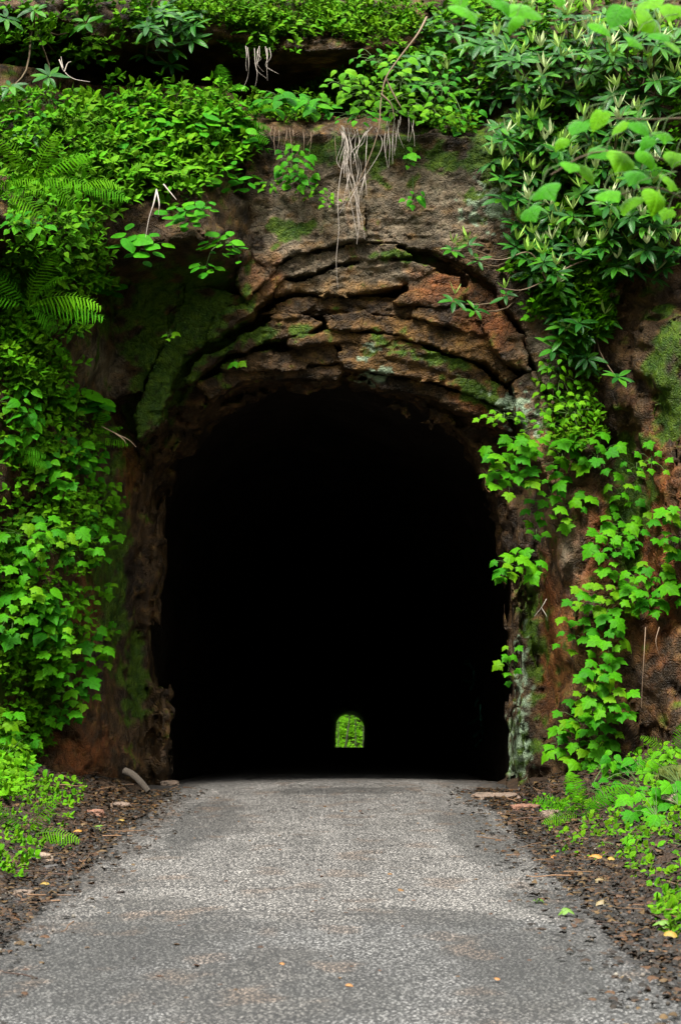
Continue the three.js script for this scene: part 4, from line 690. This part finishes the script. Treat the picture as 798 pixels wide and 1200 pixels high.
for (const [px, py, size, m, label] of [
  [705, 1002, .1, 0, 'orange fallen leaf in the right litter'], [716, 1006, .07, 1, 'yellow fallen leaf touching the orange one'], [666, 1068, .09, 2, 'green leaf lying where the right litter meets the asphalt'], [631, 1052, .07, 2, 'green leaf on the asphalt above the litter edge'],
  [712, 1054, .1, 3, 'pale tan leaf near the road edge in the right litter'], [706, 1028, .1, 3, 'cream curled leaf below the orange leaf'], [785, 1095, .1, 1, 'yellow-green leaf at the right edge nearest the camera'], [772, 1082, .1, 2, 'dull green leaf at the right edge beside the yellow-green one'], [650, 1001, .09, 4, 'rust-orange leaf by the road in the right litter'],
  [96, 972, .07, 0, 'orange leaf at the foot of the left wall'], [146, 960, .06, 1, 'yellow leaf on the left litter near the dead wood'], [58, 1034, .06, 1, 'small yellow leaf beside the dark stone'], [112, 968, .08, 2, 'green leaf in the litter below the left wall'],
  [406, 1152, .04, 4, 'rust leaf speck in the middle of the asphalt'], [585, 1147, .035, 4, 'rust leaf speck on the right half of the asphalt'], [330, 1127, .035, 4, 'rust leaf speck left of the middle of the asphalt']]) {
  const d = F * EYE / (py - HORIZON), h = hit(px, py), onRoad = h.p.x > edgeL(h.p.z) && h.p.x < edgeR(h.p.z), y = onRoad ? .045 : h.p.y + .04, z = CAMZ - (EYE - y) * F / (py - HORIZON), l = mesh('fallen_leaf', deadGeo[m === 2 ? 1 : 0], fallen[m]);
  l.position.set(PX(px, z), y, z); l.rotation.set(-1.35, .2, px, 'YXZ'); l.scale.setScalar(size); tag(l, label, 'leaf', 'fallen leaves on the ground');
}

// ---------- paint marks on the tunnel wall ----------
{
  const tun = scene.getObjectByName('tunnel'), ray = new THREE.Raycaster(), mat = new THREE.MeshStandardMaterial({ color: new THREE.Color().setRGB(.08, .50, .42), roughness: .7, side: THREE.DoubleSide }); tun.material.side = THREE.DoubleSide; tun.updateMatrixWorld();
  const wall = (px, py) => { const dir = V((px - 399) / F, (HORIZON - py) / F, -1).normalize(); ray.set(CAM, dir); const h = ray.intersectObject(tun)[0]; return h ? h.point.addScaledVector(dir, -.02) : null; };
  for (const line of [[[544, 778], [549, 773], [552, 781], [545, 777]], [[546, 782], [542, 788], [544, 797], [550, 799], [555, 794], [555, 786], [550, 780]], [[559, 794], [555, 801], [551, 808]], [[561, 818], [557, 827]], [[563, 826], [564, 842], [566, 862]], [[561, 841], [555, 846], [548, 848]], [[566, 854], [555, 863]], [[566, 866], [558, 874]]]) {
    const p = line.map(([x, y]) => wall(x, y)).filter(Boolean); if (p.length < 2) continue; mesh('graffiti', tube(p, .03, .03, 6, p.length * 5), mat, tun);
  }
}

// ---------- beyond the far end ----------
{
  const fz = (u, v) => [-30 + 66 * u, -14.6 + 26 * v + .8 * noise(u * 20, v * 8, 3), -279 - 16 * v];
  structure('far_bank', paint(sheet(40, 20, fz, true), soilColour), soilMat, 'wooded bank seen through the far end of the tunnel', 'bank');
  structure('far_ground', paint(sheet(10, 10, (u, v) => [-30 + 66 * u, -14.28 - .3 * v, -273 - 8 * v], true), soilColour), soilMat, 'ground outside the far end of the tunnel', 'ground');
  const r = rng(900), sp = sprig('sharp', 6, 901), im = new THREE.InstancedMesh(sp, leafMat(.12, .34, .004, .6, .3, .2), 4000), col = new THREE.Color(); im.name = 'far_undergrowth';
  for (let i = 0; i < 4000; i++) { const u = .38 + .2 * r(), v = r() * .45, p = fz(u, v), s = .22 + .25 * r(); M4.compose(V(p[0], p[1] + .25 * r(), p[2] + .3 + .5 * r()), new THREE.Quaternion().setFromEuler(new THREE.Euler((r() - .5), (r() - .5) * 2, (r() - .5))), V(s, s, s)); im.setMatrixAt(i, M4); const w = .75 + .8 * r(); col.setRGB(w, w, w); im.setColorAt(i, col); }
  im.castShadow = im.receiveShadow = true; scene.add(im); tag(im, 'bright green undergrowth beyond the far end of the tunnel', 'undergrowth', null, 'stuff');
  for (const [px, lean, z, rad, label] of [[404, .75, -277.4, .13, 'leaning dark tree in the middle of the far opening'], [396, .1, -278, .08, 'thin tree at the left side of the far opening'], [417, -.1, -278.3, .08, 'thin tree right of the middle of the far opening'], [425, .2, -277.8, .07, 'thin tree at the right side of the far opening']]) {
    const x = PX(px, z), y0 = -14.45, root = base('far_tree', V(x, y0, z)), g = [];
    mesh('trunk', tube([V(0, -.3, 0), V(lean * .45, 2.2, .1), V(lean * .9, 5, 0), V(lean, 9, .1)], rad, rad * .4, 6, 8), new THREE.MeshStandardMaterial({ color: new THREE.Color().setRGB(.035, .028, .02), roughness: .9 }), root);
    for (let i = 0; i < 45; i++) { const s = .25 + .25 * r(); g.push(sp.clone().applyMatrix4(M4.compose(V(lean + (r() - .5) * 3.4, 4.9 + 5 * r(), (r() - .5) * 3), new THREE.Quaternion().setFromEuler(new THREE.Euler(r(), r() * 6, r())), V(s, s, s)))); }
    mesh('crown', mergeGeometries(g), pick(r, mats.bright), root); tag(root, label, 'tree', 'trees beyond the far end of the tunnel');
  }
}

renderer.render(scene, camera);
